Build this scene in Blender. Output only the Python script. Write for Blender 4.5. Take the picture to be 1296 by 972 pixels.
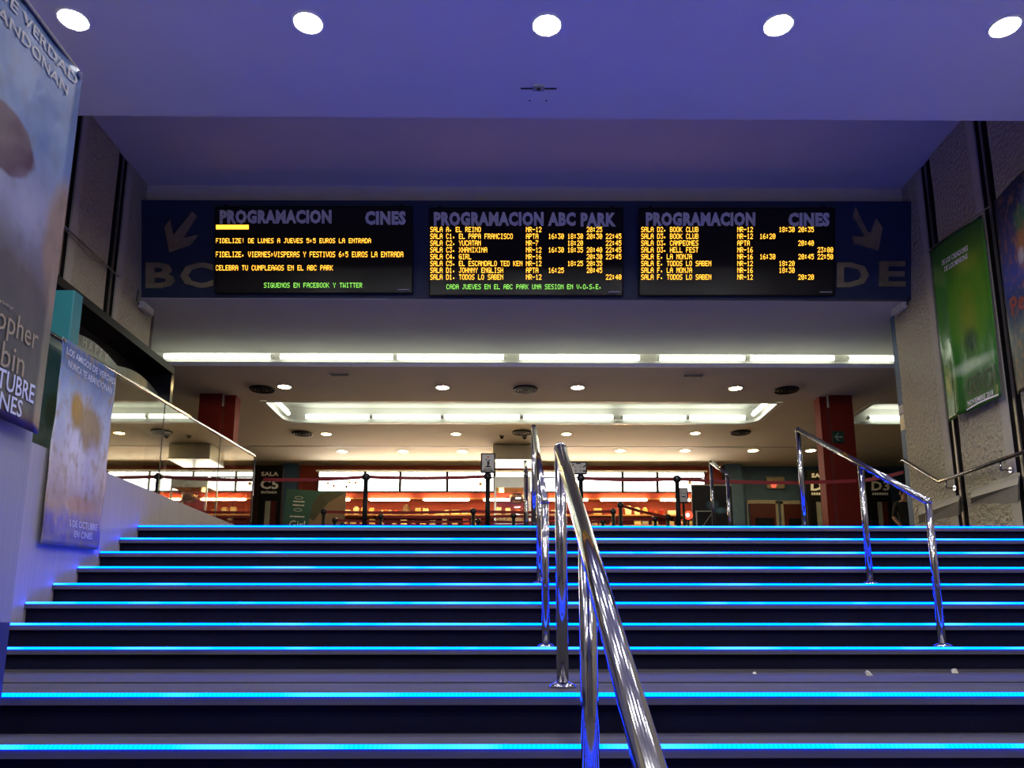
import bpy, bmesh, math, random
from mathutils import Vector, Matrix
random.seed(7)
C = bpy.context.scene.collection
for o in list(bpy.data.objects): bpy.data.objects.remove(o)

# ------------------------------------------------------------------ camera
EYE = 1.623; TH = math.radians(11.0); PSI = math.radians(0.5)
FPX = 1000.0; XC = 654.0; YC = 612.4
cam_d = bpy.data.cameras.new('camera'); cam = bpy.data.objects.new('camera', cam_d); C.objects.link(cam)
cam_d.sensor_width = 36; cam_d.lens = 36*FPX/1296
cam_d.shift_x = -(XC-648)/1296; cam_d.shift_y = (YC-486)/1296
cam_d.clip_start = 0.05; cam_d.clip_end = 200
cam.location = (0, 0, EYE); cam.rotation_euler = (math.pi/2+TH, 0, -PSI)
bpy.context.scene.camera = cam
# ------------------------------------------------------------------ world, exposure
w = bpy.data.worlds.new('world'); bpy.context.scene.world = w; w.use_nodes = True
w.node_tree.nodes['Background'].inputs[0].default_value = (0, 0, 0, 1)
w.node_tree.nodes['Background'].inputs[1].default_value = 0.0
vs = bpy.context.scene.view_settings
vs.view_transform = 'Standard'; vs.look = 'None'; vs.exposure = 0.0; vs.gamma = 1.0; vs.use_curve_mapping = False
# light levels of the lamps the place has (each is set on its own lamp below)
L_STRIP = 28.0      # blue stair strips
L_DOWN = 330.0       # downlights over the stairs
L_HALL = 105.0       # warm hall downlights
L_TUBE = 8.0        # cove tubes
L_MENU = 8.0
L_SHELF = 75.0

# ------------------------------------------------------------------ pixel -> place
_f = Vector((math.sin(PSI)*math.cos(TH), math.cos(PSI)*math.cos(TH), math.sin(TH)))
_r = Vector((math.cos(PSI), -math.sin(PSI), 0)); _u = _r.cross(_f)
O = Vector((0, 0, EYE))
def ray(px, py): return _f + _r*((px-XC)/FPX) - _u*((py-YC)/FPX)
def UX(px, py, X): d = ray(px, py); return O + d*(X/d.x)
def UY(px, py, Y): d = ray(px, py); return O + d*(Y/d.y)
def UZ(px, py, Z): d = ray(px, py); return O + d*((Z-EYE)/d.z)
def UP(px, py, p0, n): d = ray(px, py); return O + d*((p0-O).dot(n)/d.dot(n))

# ------------------------------------------------------------------ materials
M = {}
def nt(name):
    m = bpy.data.materials.new(name); m.use_nodes = True; M[name] = m
    return m, m.node_tree, m.node_tree.nodes, m.node_tree.links
def mat(name, col, rough=.6, metal=0., var=.08, scale=6., bump=0., bscale=60., emit=None, estr=0., stretch=None, spec=.5, detail=4):
    m, t, N, L = nt(name); b = N['Principled BSDF']
    b.inputs['Roughness'].default_value = rough; b.inputs['Metallic'].default_value = metal
    b.inputs['Specular IOR Level'].default_value = spec
    tc = N.new('ShaderNodeTexCoord'); mp = N.new('ShaderNodeMapping'); L.new(tc.outputs['Object'], mp.inputs[0])
    if stretch: mp.inputs['Scale'].default_value = stretch
    n = N.new('ShaderNodeTexNoise'); n.inputs['Scale'].default_value = scale; n.inputs['Detail'].default_value = detail; L.new(mp.outputs[0], n.inputs['Vector'])
    r = N.new('ShaderNodeValToRGB'); L.new(n.outputs['Fac'], r.inputs[0])
    r.color_ramp.elements[0].position = .3; r.color_ramp.elements[1].position = .7
    r.color_ramp.elements[0].color = tuple(c*(1-var) for c in col)+(1,); r.color_ramp.elements[1].color = tuple(min(1, c*(1+var)) for c in col)+(1,)
    L.new(r.outputs[0], b.inputs['Base Color'])
    if bump:
        n2 = N.new('ShaderNodeTexNoise'); n2.inputs['Scale'].default_value = bscale; n2.inputs['Detail'].default_value = 3; L.new(mp.outputs[0], n2.inputs['Vector'])
        bp = N.new('ShaderNodeBump'); bp.inputs['Strength'].default_value = bump; bp.inputs['Distance'].default_value = .02
        L.new(n2.outputs['Fac'], bp.inputs['Height']); L.new(bp.outputs[0], b.inputs['Normal'])
    if emit:
        b.inputs['Emission Color'].default_value = tuple(emit)+(1,); b.inputs['Emission Strength'].default_value = estr
    return m
def emat(name, col, s):
    m, t, N, L = nt(name); N.remove(N['Principled BSDF']); e = N.new('ShaderNodeEmission')
    e.inputs[0].default_value = tuple(col)+(1,); e.inputs[1].default_value = s
    L.new(e.outputs[0], N['Material Output'].inputs[0]); return m

mat('white_ceiling', (.62, .60, .57), .8, var=.02, scale=1.5)
mat('hall_ceiling', (.58, .54, .46), .8, var=.03, scale=1.5)
mat('navy_panel', (.018, .034, .075), .45, var=.1)
mat('cream_wall', (.70, .66, .52), .8, var=.03)
mat('smooth_strip', (.43, .40, .31), .75, var=.05)
mat('black', (.006, .006, .007), .5, spec=.2, var=.2)
mat('black_gloss', (.010, .010, .014), .22, var=.2)
mat('groove_dark', (.005, .004, .004), .8, spec=.1, var=.3)
mat('bronze_bar', (.20, .175, .14), .35, .6, var=.2)
mat('chrome', (.40, .39, .41), .12, 1., var=.03)
mat('steel', (.60, .60, .52), .28, 1., var=.05)
mat('mirror_metal', (.62, .57, .44), .3, 1., var=.25, scale=3, bump=.15, bscale=3)
mat('riser', (.004, .004, .020), .8, spec=.15, var=.25, scale=3, bump=.05)
mat('tread', (.045, .043, .05), .75, spec=.12, var=.22, scale=5, stretch=(.3, 2, 1), bump=.08)
mat('nosing', (.07, .066, .08), .45, var=.2, scale=4, stretch=(.3, 2, 1))
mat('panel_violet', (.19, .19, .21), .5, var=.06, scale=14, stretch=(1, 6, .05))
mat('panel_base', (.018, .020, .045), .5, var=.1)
mat('cheek', (.27, .255, .25), .55, var=.09, scale=14, stretch=(1, 5, .04))
mat('red_column', (.17, .016, .010), .6, spec=.15, var=.12, scale=2)
mat('red_wall', (.36, .045, .022), .6, var=.08)
mat('dark_red', (.12, .012, .010), .6, var=.2)
mat('blue_wall', (.05, .11, .20), .6, var=.08)
mat('brown_wall', (.045, .018, .014), .6, var=.1)
mat('door_red', (.07, .004, .005), .45, var=.15)
mat('door_frame', (.34, .31, .25), .5, var=.08)
mat('hall_floor', (.12, .10, .07), .35, var=.15, scale=2)
mat('floor_dark', (.14, .13, .13), .4, var=.15, scale=2)
mat('belt_red', (.22, .004, .008), .6, var=.1)
mat('paper', (.55, .53, .47), .6, var=.05)
mat('print_black', (.01, .01, .01), .6, var=.1)
mat('print_white', (.80, .80, .77), .6, var=.05)
mat('title_letter', (.78, .77, .70), .5, var=.06)
mat('print_gold', (.22, .18, .11), .5, var=.1)
mat('print_greyblue', (.40, .43, .52), .5, var=.1)
mat('print_darkgreen', (.008, .045, .012), .5, var=.2)
mat('print_red', (.20, .02, .012), .5, var=.2)
mat('teal', (.012, .15, .18), .5, var=.06)
mat('white_plastic', (.55, .53, .47), .4, var=.04)
mat('trim_white', (.7, .7, .68), .4, var=.03)
mat('popcorn_yellow', (.72, .46, .12), .6, var=.25, scale=30)
mat('popcorn_cream', (.85, .68, .36), .6, var=.2, scale=30)
mat('cup_red', (.55, .05, .03), .45, var=.15, scale=30)
mat('cup_orange', (.65, .20, .04), .5, var=.2, scale=30)
mat('snack_mixed', (.45, .34, .22), .6, var=.5, scale=40)
mat('shelf_wood', (.48, .22, .09), .5, var=.1)
mat('brown_lump', (.10, .05, .02), .8, var=.5, scale=30, bump=.5)
mat('kettle', (.55, .38, .18), .25, 1., var=.15)
mat('skin', (.42, .24, .17), .55, var=.06)
mat('hair_dark', (.012, .009, .008), .6, var=.2)
mat('shirt_black', (.012, .012, .014), .8, var=.2)
mat('trousers', (.016, .016, .025), .8, var=.2)
mat('exit_green', (.004, .04, .022), .5, var=.1)
mat('exit_arrow', (.22, .30, .25), .5, var=.05)
mat('curtain_gold', (.22, .17, .06), .5, var=.5, scale=3, stretch=(1, 5, .3))
mat('grey_cap', (.30, .31, .28), .5, var=.08)
mat('rope', (.20, .17, .12), .7, var=.1)
mat('litter', (.45, .43, .38), .7, var=.1)
# stucco plaster with pits and lumps
def stucco(name, col):
    m = mat(name, col, .6, var=.14, scale=40, bump=1.0, bscale=19)
    N = m.node_tree.nodes; L = m.node_tree.links
    bp = [n for n in N if n.type == 'BUMP'][0]; bp.inputs['Distance'].default_value = .10
stucco('stucco', (.47, .425, .29))
# lit glass of the stair strips: single diodes along the strip, some whiter
def strip_mat():
    m, t, N, L = nt('led_strip'); N.remove(N['Principled BSDF'])
    tc = N.new('ShaderNodeTexCoord'); sp = N.new('ShaderNodeSeparateXYZ'); L.new(tc.outputs['Object'], sp.inputs[0])
    n = N.new('ShaderNodeTexNoise'); n.noise_dimensions = '2D'; n.inputs['Scale'].default_value = 1.6; n.inputs['Detail'].default_value = 2
    cx = N.new('ShaderNodeCombineXYZ'); L.new(sp.outputs[0], cx.inputs[0]); oi = N.new('ShaderNodeObjectInfo')
    mm = N.new('ShaderNodeMath'); mm.operation = 'MULTIPLY'; mm.inputs[1].default_value = 40; L.new(oi.outputs['Random'], mm.inputs[0]); L.new(mm.outputs[0], cx.inputs[1])
    L.new(cx.outputs[0], n.inputs['Vector'])
    wv = N.new('ShaderNodeMath'); wv.operation = 'MULTIPLY'; wv.inputs[1].default_value = 2*math.pi/.0165; L.new(sp.outputs[0], wv.inputs[0])
    sn = N.new('ShaderNodeMath'); sn.operation = 'SINE'; L.new(wv.outputs[0], sn.inputs[0])
    r = N.new('ShaderNodeValToRGB'); L.new(n.outputs['Fac'], r.inputs[0])
    r.color_ramp.elements[0].position = .5; r.color_ramp.elements[1].position = .72
    r.color_ramp.elements[0].color = (.0, .033, 1, 1); r.color_ramp.elements[1].color = (.005, .048, 1, 1)
    sc = N.new('ShaderNodeMath'); sc.operation = 'MULTIPLY_ADD'; L.new(sn.outputs[0], sc.inputs[0]); sc.inputs[1].default_value = .13*L_STRIP; sc.inputs[2].default_value = L_STRIP
    e = N.new('ShaderNodeEmission'); L.new(r.outputs[0], e.inputs[0]); L.new(sc.outputs[0], e.inputs[1]); L.new(e.outputs[0], N['Material Output'].inputs[0])
strip_mat()
emat('lamp_white', (1, .97, .92), L_DOWN)
emat('lamp_warm', (1, .74, .30), L_HALL)
emat('tube_cool', (.92, 1, .80), L_TUBE)
emat('menu_light', (1, .98, .92), L_MENU)
emat('shelf_tube', (1, .66, .30), L_SHELF)
emat('led_yellow', (1, .42, .035), 4.2)
emat('led_bar', (1, .50, .04), 2.4)
emat('led_green', (.30, .85, .12), 2.0)
emat('sign_red', (1, .10, .05), 1.6)
emat('machine_lamp', (1, .62, .25), 9)
# balustrade glass: half mirror, half clear
def glass(name, refl, tint):
    m, t, N, L = nt(name); N.remove(N['Principled BSDF'])
    a = N.new('ShaderNodeBsdfTransparent'); a.inputs[0].default_value = tint+(1,)
    g = N.new('ShaderNodeBsdfGlossy'); g.inputs['Roughness'].default_value = .01; g.inputs[0].default_value = (.9, .9, .85, 1)
    mx = N.new('ShaderNodeMixShader'); mx.inputs[0].default_value = refl
    L.new(a.outputs[0], mx.inputs[1]); L.new(g.outputs[0], mx.inputs[2]); L.new(mx.outputs[0], N['Material Output'].inputs[0])
glass('rail_glass', .45, (.62, .62, .55)); glass('machine_glass', .08, (.95, .93, .88))
# banner prints: vertical colour bands + soft blobs + noise, all in the sheet's own UV
def banner_mat(name, stops, blobs, rough=.35, nmix=.25, nscale=4, ncol=(.5, .5, .5), wrinkle=.3):
    m, t, N, L = nt(name); b = N['Principled BSDF']; b.inputs['Roughness'].default_value = rough; b.inputs['Specular IOR Level'].default_value = .25
    uv = N.new('ShaderNodeUVMap'); sp = N.new('ShaderNodeSeparateXYZ'); L.new(uv.outputs[0], sp.inputs[0])
    n = N.new('ShaderNodeTexNoise'); n.inputs['Scale'].default_value = nscale; n.inputs['Detail'].default_value = 5; L.new(uv.outputs[0], n.inputs['Vector'])
    ad = N.new('ShaderNodeMath'); ad.operation = 'MULTIPLY_ADD'; ad.inputs[1].default_value = .14; L.new(n.outputs['Fac'], ad.inputs[0])
    su = N.new('ShaderNodeMath'); su.operation = 'SUBTRACT'; su.inputs[1].default_value = .07; L.new(sp.outputs[1], su.inputs[0]); L.new(su.outputs[0], ad.inputs[2])
    r = N.new('ShaderNodeValToRGB'); L.new(ad.outputs[0], r.inputs[0]); cr = r.color_ramp
    while len(cr.elements) < len(stops): cr.elements.new(.5)
    for e, (p, c) in zip(cr.elements, stops): e.position = p; e.color = c+(1,)
    cur = r.outputs[0]
    def mixc(fac, a, colr):
        mx = N.new('ShaderNodeMix'); mx.data_type = 'RGBA'; L.new(fac, mx.inputs[0]); L.new(a, mx.inputs[6])
        mx.inputs[7].default_value = colr+(1,); return mx.outputs[2]
    for (cx, cy, rx, ry, colr, soft, amt) in blobs:
        mp = N.new('ShaderNodeMapping'); mp.vector_type = 'POINT'; mp.inputs['Location'].default_value = (-cx/rx, -cy/ry, 0); mp.inputs['Scale'].default_value = (1/rx, 1/ry, 1)
        L.new(uv.outputs[0], mp.inputs[0])
        ln = N.new('ShaderNodeVectorMath'); ln.operation = 'LENGTH'; L.new(mp.outputs[0], ln.inputs[0])
        a2 = N.new('ShaderNodeMath'); a2.operation = 'MULTIPLY_ADD'; a2.inputs[1].default_value = .5; L.new(n.outputs['Fac'], a2.inputs[0]); L.new(ln.outputs['Value'], a2.inputs[2])
        mr = N.new('ShaderNodeMapRange'); mr.inputs[1].default_value = 1.25; mr.inputs[2].default_value = 1.25-soft; mr.inputs[3].default_value = 0; mr.inputs[4].default_value = amt; L.new(a2.outputs[0], mr.inputs[0])
        cur = mixc(mr.outputs[0], cur, colr)
    n3 = N.new('ShaderNodeTexNoise'); n3.inputs['Scale'].default_value = nscale*2.5; n3.inputs['Detail'].default_value = 6; L.new(uv.outputs[0], n3.inputs['Vector'])
    mr = N.new('ShaderNodeMapRange'); mr.inputs[1].default_value = .5; mr.inputs[2].default_value = .75; mr.inputs[3].default_value = 0; mr.inputs[4].default_value = nmix; L.new(n3.outputs['Fac'], mr.inputs[0])
    cur = mixc(mr.outputs[0], cur, ncol)
    L.new(cur, b.inputs['Base Color'])
    n4 = N.new('ShaderNodeTexNoise'); n4.inputs['Scale'].default_value = 7; n4.inputs['Detail'].default_value = 2; L.new(uv.outputs[0], n4.inputs['Vector'])
    bp = N.new('ShaderNodeBump'); bp.inputs['Strength'].default_value = wrinkle; bp.inputs['Distance'].default_value = .03; L.new(n4.outputs['Fac'], bp.inputs['Height']); L.new(bp.outputs[0], b.inputs['Normal'])

# ------------------------------------------------------------------ mesh helpers
ORG = {}
class MB:
    def __init__(s): s.v = []; s.f = []; s.uv = None
    def add(s, vs, fs):
        n = len(s.v); s.v += [Vector(p) for p in vs]; s.f += [tuple(i+n for i in q) for q in fs]; return s
    def box(s, a, b):
        x0, y0, z0 = a; x1, y1, z1 = b
        return s.add([(x0,y0,z0),(x1,y0,z0),(x1,y1,z0),(x0,y1,z0),(x0,y0,z1),(x1,y0,z1),(x1,y1,z1),(x0,y1,z1)],
              [(3,2,1,0),(4,5,6,7),(0,1,5,4),(1,2,6,5),(2,3,7,6),(3,0,4,7)])
    def hexa(s, p):   # 8 corners, same order as box
        return s.add(p, [(3,2,1,0),(4,5,6,7),(0,1,5,4),(1,2,6,5),(2,3,7,6),(3,0,4,7)])
    def bevbox(s, a, b, r):
        bm = bmesh.new(); t = MB().box(a, b)
        vs = [bm.verts.new(p) for p in t.v]
        for q in t.f: bm.faces.new([vs[i] for i in q])
        bmesh.ops.bevel(bm, geom=bm.edges[:], offset=r, segments=2, affect='EDGES', profile=.5)
        bm.verts.index_update(); s.add([v.co.copy() for v in bm.verts], [[v.index for v in f.verts] for f in bm.faces]); bm.free(); return s
    def lathe(s, c, prof, n=16, axis='z'):
        c = Vector(c); vs = []; fs = []
        for (r, h) in prof:
            for i in range(n):
                a = 2*math.pi*i/n
                if axis == 'z': vs.append(c+Vector((r*math.cos(a), r*math.sin(a), h)))
                elif axis == 'y': vs.append(c+Vector((r*math.cos(a), h, r*math.sin(a))))
                else: vs.append(c+Vector((h, r*math.cos(a), r*math.sin(a))))
        m = len(prof)
        for j in range(m-1):
            for i in range(n): k = (i+1) % n; fs.append((j*n+i, j*n+k, (j+1)*n+k, (j+1)*n+i))
        fs.append(tuple(range(n))[::-1]); fs.append(tuple(range((m-1)*n, m*n)))
        return s.add(vs, fs)
    def tube(s, pts, r, n=12):
        pts = [Vector(p) for p in pts]; rings = []; up = None
        for i, p in enumerate(pts):
            if i == 0: d = (pts[1]-p).normalized(); k = 1
            elif i == len(pts)-1: d = (p-pts[i-1]).normalized(); k = 1
            else:
                d1 = (p-pts[i-1]).normalized(); d2 = (pts[i+1]-p).normalized(); d = (d1+d2).normalized(); k = 1
            if up is None: up = Vector((1,0,0)) if abs(d.x) < .8 else Vector((0,0,1))
            a = (up - d*up.dot(d)).normalized(); b = d.cross(a); up = a
            rings.append([p+a*(r*math.cos(2*math.pi*j/n))+b*(r*math.sin(2*math.pi*j/n)) for j in range(n)])
        vs = [q for g in rings for q in g]; fs = []
        for i in range(len(pts)-1):
            for j in range(n): k = (j+1) % n; fs.append((i*n+j, i*n+k, (i+1)*n+k, (i+1)*n+j))
        fs.append(tuple(range(n))[::-1]); m = len(pts)-1; fs.append(tuple(range(m*n, m*n+n)))
        return s.add(vs, fs)
    def slab(s, poly, nrm, t):   # polygon (front face points) pushed back by t along nrm
        poly = [Vector(p) for p in poly]; n = len(poly); nv = Vector(nrm)*t
        return s.add(poly+[p+nv for p in poly], [tuple(range(n)), tuple(range(n, 2*n))[::-1]]+[(i, i+n, (i+1) % n+n, (i+1) % n) for i in range(n)])
    def build(s, name, m, parent=None, smooth=False, mod=None):
        if parent is None:
            xs = [p.x for p in s.v]; ys = [p.y for p in s.v]; zs = [p.z for p in s.v]
            org = Vector(((min(xs)+max(xs))/2, (min(ys)+max(ys))/2, min(zs)))
        else: org = ORG[parent.name]
        me = bpy.data.meshes.new(name); me.from_pydata([tuple(p-org) for p in s.v], [], s.f); me.update()
        bm = bmesh.new(); bm.from_mesh(me); bmesh.ops.recalc_face_normals(bm, faces=bm.faces[:]); bm.to_mesh(me); bm.free()
        o = bpy.data.objects.new(name, me); C.objects.link(o); me.materials.append(M[m])
        if s.uv:
            ul = me.uv_layers.new(name='UVMap')
            for lp in me.loops: ul.data[lp.index].uv = s.uv[lp.vertex_index]
        if parent: o.parent = parent
        else: o.location = org
        ORG[o.name] = org
        if smooth:
            for p in me.polygons: p.use_smooth = len(p.vertices) <= 4
        return o
def tag(o, label, cat, group=None):
    o['label'] = label; o['category'] = cat
    if group: o['group'] = group
    return o
def thing(name, loc, label, cat, group=None):
    o = bpy.data.objects.new(name, None); C.objects.link(o); o.location = loc; ORG[o.name] = Vector(loc); o.empty_display_size = .1
    return tag(o, label, cat, group)
def struct(o): o['kind'] = 'structure'; return o
def sbox(name, a, b, m): return struct(MB().box(a, b).build(name, m))
def sempty(name, loc):
    o = bpy.data.objects.new(name, None); C.objects.link(o); o.location = loc; ORG[o.name] = Vector(loc); o['kind'] = 'structure'; return o
# outline lettering from Blender's built-in font, fitted to a unit box
_tc = {}
def letters(s, bold=0.0, shear=0.0):
    key = (s, bold, shear)
    if key in _tc: return _tc[key]
    cu = bpy.data.curves.new('t', 'FONT'); cu.body = s; cu.offset = bold; cu.shear = shear; cu.space_character = 1.0+max(0, bold-.02)*3; cu.resolution_u = 2; cu.dimensions = '2D'; cu.fill_mode = 'FRONT'
    ob = bpy.data.objects.new('t', cu); C.objects.link(ob)
    dg = bpy.context.evaluated_depsgraph_get(); me = ob.evaluated_get(dg).to_mesh()
    vs = [v.co.copy() for v in me.vertices]; fs = [tuple(p.vertices) for p in me.polygons]
    ob.evaluated_get(dg).to_mesh_clear(); bpy.data.objects.remove(ob); bpy.data.curves.remove(cu)
    x0 = min(v.x for v in vs); x1 = max(v.x for v in vs); y0 = min(v.y for v in vs); y1 = max(v.y for v in vs)
    r = ([((v.x-x0)/(x1-x0), (v.y-y0)/(y1-y0)) for v in vs], fs, (x1-x0)/(y1-y0)); _tc[key] = r; return r
def dashes(mb, mapf, box, parts):
    a0, b0, a1, b1 = box; tot = sum(parts)+.5*(len(parts)-1); x = a0
    for q in parts:
        e = x+(a1-a0)*q/tot; mb.add([mapf(x, b0), mapf(e, b0), mapf(e, b1), mapf(x, b1)], [(0, 1, 2, 3)]); x = e+(a1-a0)*.5/tot
    return mb
def put_text(mb, s, mapf, box, bold=0.0, shear=0.0, thick=None):
    """mapf(a, b) -> world point; box = (a0, b0, a1, b1) in mapf's own units (b upward)."""
    if s[0] == "#": return dashes(mb, mapf, box, [float(c) for c in s[1:]])
    vs, fs, asp = letters(s, bold, shear); a0, b0, a1, b1 = box
    front = [mapf(a0+(a1-a0)*x, b0+(b1-b0)*y) for x, y in vs]
    if thick is None: mb.add(front, fs)
    else:
        n = len(front); back = [p+Vector(thick) for p in front]; edges = {}
        for q in fs:
            for i in range(len(q)):
                e = (q[i], q[(i+1) % len(q)]); edges[e] = 1
        side = [(a, b, b+n, a+n) for (a, b) in edges if (b, a) not in edges]
        mb.add(front+back, fs+side)
    return mb

H = .15616; D = .32; Y0 = 5.15; LD = 1.91
def nose(n):
    k = n-10
    if k >= 0: return Y0+k*D
    return Y0-LD-(-1-k)*D
ZTOP = 17*H; ZH = 19*H          # upper landing, foyer floor
XL, XR = -5.23, 5.68            # side walls
XCH = -3.5                      # left cheek of the stairs
ZF = EYE+5.1; YF = 7.06         # ceiling over the stairs and where it ends
ZU = EYE+6.40                   # raised ceiling behind it
ZS = EYE+4.717; YS = 10.49      # underside of the sign bulkhead
ZC = EYE+4.28; YC_LIP = 12.16   # foyer ceiling and its front lip
YB = 19.65                      # far wall

# ================================================================== SETTING
# ---- staircase, every step with its riser, tread, nosing lip and light strip
stair = sempty('staircase', (0, 0, 0))
for n in range(1, 18):
    y = nose(n); z = n*H; y2 = nose(n+1) if n < 17 else 8.3
    st = MB().box((XCH, y+.03, z-H), (XR, y+.07, z-.045)).build('riser', 'riser', stair)
    xs = [XCH, XR]
    if n == 9:
        MB().box((XCH, y+.012, z-.045), (XR, 3.94, z)).build('tread', 'tread', stair)
        MB().box((XCH, 4.05, z-.045), (XR, y2+.06, z)).build('landing_slab', 'tread', stair)
        MB().box((XCH, 3.94, z-.045), (XR, 4.05, z-.006)).build('joint', 'groove_dark', stair)
        MB().box((XCH, y2+.02, z), (XR, y2+.03, z+.018)).build('sealing_strip', 'nosing', stair)
    else:
        MB().box((XCH, y+.012, z-.045), (XR, y2+.06, z)).build('tread', 'tread', stair)
    lip = MB().box((XCH, y, z-.045), (XR, y+.012, z-.013)).build('nosing_lip', 'nosing', stair)
    s = MB().add([(x, y+a, z+b) for x in (XCH+.01, XR) for a, b in ((0, -.013), (-.005, -.012), (-.005, -.004), (.003, .002), (.010, .002), (.008, -.013))],
                 [(0,1,7,6),(1,2,8,7),(2,3,9,8),(3,4,10,9),(4,5,11,10),(5,0,6,11),(5,4,3,2,1,0),(6,7,8,9,10,11)])
    s.build('led_strip' if n > 7 else 'led_strip_offscreen', 'led_strip', lip)
for n in (18, 19):
    y = 10.15+(n-18)*.32; z = n*H
    MB().box((XCH, y+.03, z-H), (XR, y+.07, z-.045)).build('riser', 'riser', stair)
    MB().box((XCH, y, z-.045), (XR, y+(.4 if n == 18 else .63), z)).build('tread', 'tread', stair)
sbox('floor_lower', (-7, -6, -.1), (7, nose(1)+.03, 0), 'floor_dark')
sbox('floor_landing', (XCH, 8.3, ZTOP-.2), (XR, 10.18, ZTOP), 'tread')
sbox('floor_foyer', (-13, 11.1, ZH-.2), (13, YB, ZH), 'hall_floor')
sbox('floor_platform', (XL-.3, 2.0, ZH-.2), (XCH-.12, 11.1, ZH), 'hall_floor')
# ---- cheek wall beside the stairs and the solid below the platform
sbox('wall_cheek', (XCH-.12, nose(1), 0), (XCH, 10.75, ZH+.06), 'cheek')
# ---- side walls: backing, stucco panels between dark joints with a metal bar in each
def side_wall(name, X, s, y_end, joints, smooth_side):
    root = sempty(name, (X, 0, 0))
    MB().box((min(X+s*.02, X+s*.35), -6, 0), (max(X+s*.02, X+s*.35), y_end, ZU+.4), ).build('backing', 'groove_dark', root)
    ed = [-6]+joints+[y_end]
    for i in range(len(ed)-1):
        a = ed[i]+(.125 if i else 0); b = ed[i+1]-(.125 if i < len(ed)-2 else 0)
        lo, hi = min(X, X+s*.02), max(X, X+s*.02)
        # stucco field with a ragged edge and a smooth plaster margin
        if b-a > .5:
            MB().box((lo, a, 0), (hi, a+.13, ZU+.3)).build('plaster_margin', 'smooth_strip', root)
            a += .13
        pts = []; zz = 0; nn = 34
        bm = MB(); f = []; k = ZU+.3
        yl = [a]*(nn+1); yr = [b-random.uniform(0, .018) for _ in range(nn+1)]
        vs = [];
        for j in range(nn+1):
            z = k*j/nn; vs += [(X, yl[j], z), (X, yr[j], z), (X+s*.02, yl[j], z), (X+s*.02, yr[j], z)]
        for j in range(nn):
            q = 4*j; f += [(q, q+1, q+5, q+4), (q+2, q+6, q+7, q+3), (q+1, q+3, q+7, q+5), (q, q+4, q+6, q+2)]
        bm.add(vs, f).build('wall_panel', 'stucco', root)
    for j in joints:
        MB().box((min(X+s*.002, X+s*.018), j-.018, 0), (max(X+s*.002, X+s*.018), j+.018, ZU-.02)).build('joint_bar', 'bronze_bar', root)
    return root
pitch = 1.20
JR = [UX(1195, 440, XR).y, UX(1252, 260, XR).y]; JR = [JR[0]-i*(JR[0]-JR[1]) for i in range(9)][::-1]
JL = [UX(147, 300, XL).y, UX(87, 240, XL).y]; JL = [JL[0]-i*(JL[0]-JL[1]) for i in range(9)][::-1]
YE_R = UX(1143, 520, XR).y; YE_L = UX(191, 410, XL).y
wr = side_wall('wall_right', XR, 1, YE_R, JR, 1); wl = side_wall('wall_left', XL, -1, YE_L, JL, 1)
# sloping plaster ledges low on the right wall
for (xn, tn, ln, bn, xf, tf, lf_, bf) in ((1288, 598, 613, 637, 1229, 621, 630, 637), (1213, 627, 634, 652, 1163, 641, 652, 663)):
    P_ = [UX(xn, tn, XR), UX(xf, tf, XR), UX(xn, ln, XR-.10), UX(xf, lf_, XR-.10), UX(xn, bn, XR), UX(xf, bf, XR)]
    P_ += [P_[0]+Vector((.03, 0, 0)), P_[1]+Vector((.03, 0, 0)), P_[4]+Vector((.03, 0, 0)), P_[5]+Vector((.03, 0, 0))]
    MB().add(P_, [(0,1,3,2),(2,3,5,4),(0,2,4,8,6),(1,7,9,5,3),(0,6,7,1),(4,5,9,8),(6,8,9,7)]).build('plaster_ledge', 'smooth_strip', wr)
MB().box((XR+.02, YE_R, ZTOP), (XR+.36, YE_R+.16, ZS+.1)).build('jamb', 'blue_wall', wr)
MB().box((XL-.36, YE_L, ZTOP), (XL-.02, YE_L+.12, ZS+.1)).build('jamb', 'brown_wall', wl)
# ---- ceilings
sbox('ceiling', (XL-.3, -6, ZF), (XR+.3, YF, ZF+.3), 'white_ceiling')
sbox('ceiling_raised', (XL-.3, YF-.3, ZU), (XR+.3, 11.2, ZU+.2), 'white_ceiling')
# ---- sign bulkhead: plane leaning towards the viewer
FW = 11.2; FP0 = O+_f*FW; FN = _f.copy()
def FA(px, py, off=0.0): return UP(px, py, FP0-FN*off, FN)
bl, br_, tl, tr_ = FA(150, 378), FA(1180, 379), FA(150, 253), FA(1180, 255)
bl.x = tl.x = XL+.0; br_.x = tr_.x = XR
root = sempty('wall_bulkhead', (0, YS, ZS))
MB().hexa([bl, br_, Vector((XR, 11.0, ZS)), Vector((XL, 11.0, ZS)), tl, tr_, Vector((XR, 11.0, tl.z)), Vector((XL, 11.0, tl.z))]).build('navy_band', 'navy_panel', root)
MB().box((XL, 10.40, tl.z), (XR, 11.0, ZU)).build('cream_frieze', 'cream_wall', root)
sbox('ceiling_soffit', (-13, YS+.02, ZS-.012), (13, 12.68, ZS-.002), 'white_ceiling')
sbox('wall_cove', (-13, 13.12, ZC+.05), (13, 13.2, ZS+.5), 'white_ceiling')
sbox('ceiling_cove', (-13, 12.6, ZS+.45), (13, 13.2, ZS+.5), 'white_ceiling')
sbox('trim_3', (-13, 12.64, ZS-.002), (13, 12.68, ZS+.45), 'white_ceiling')
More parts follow.
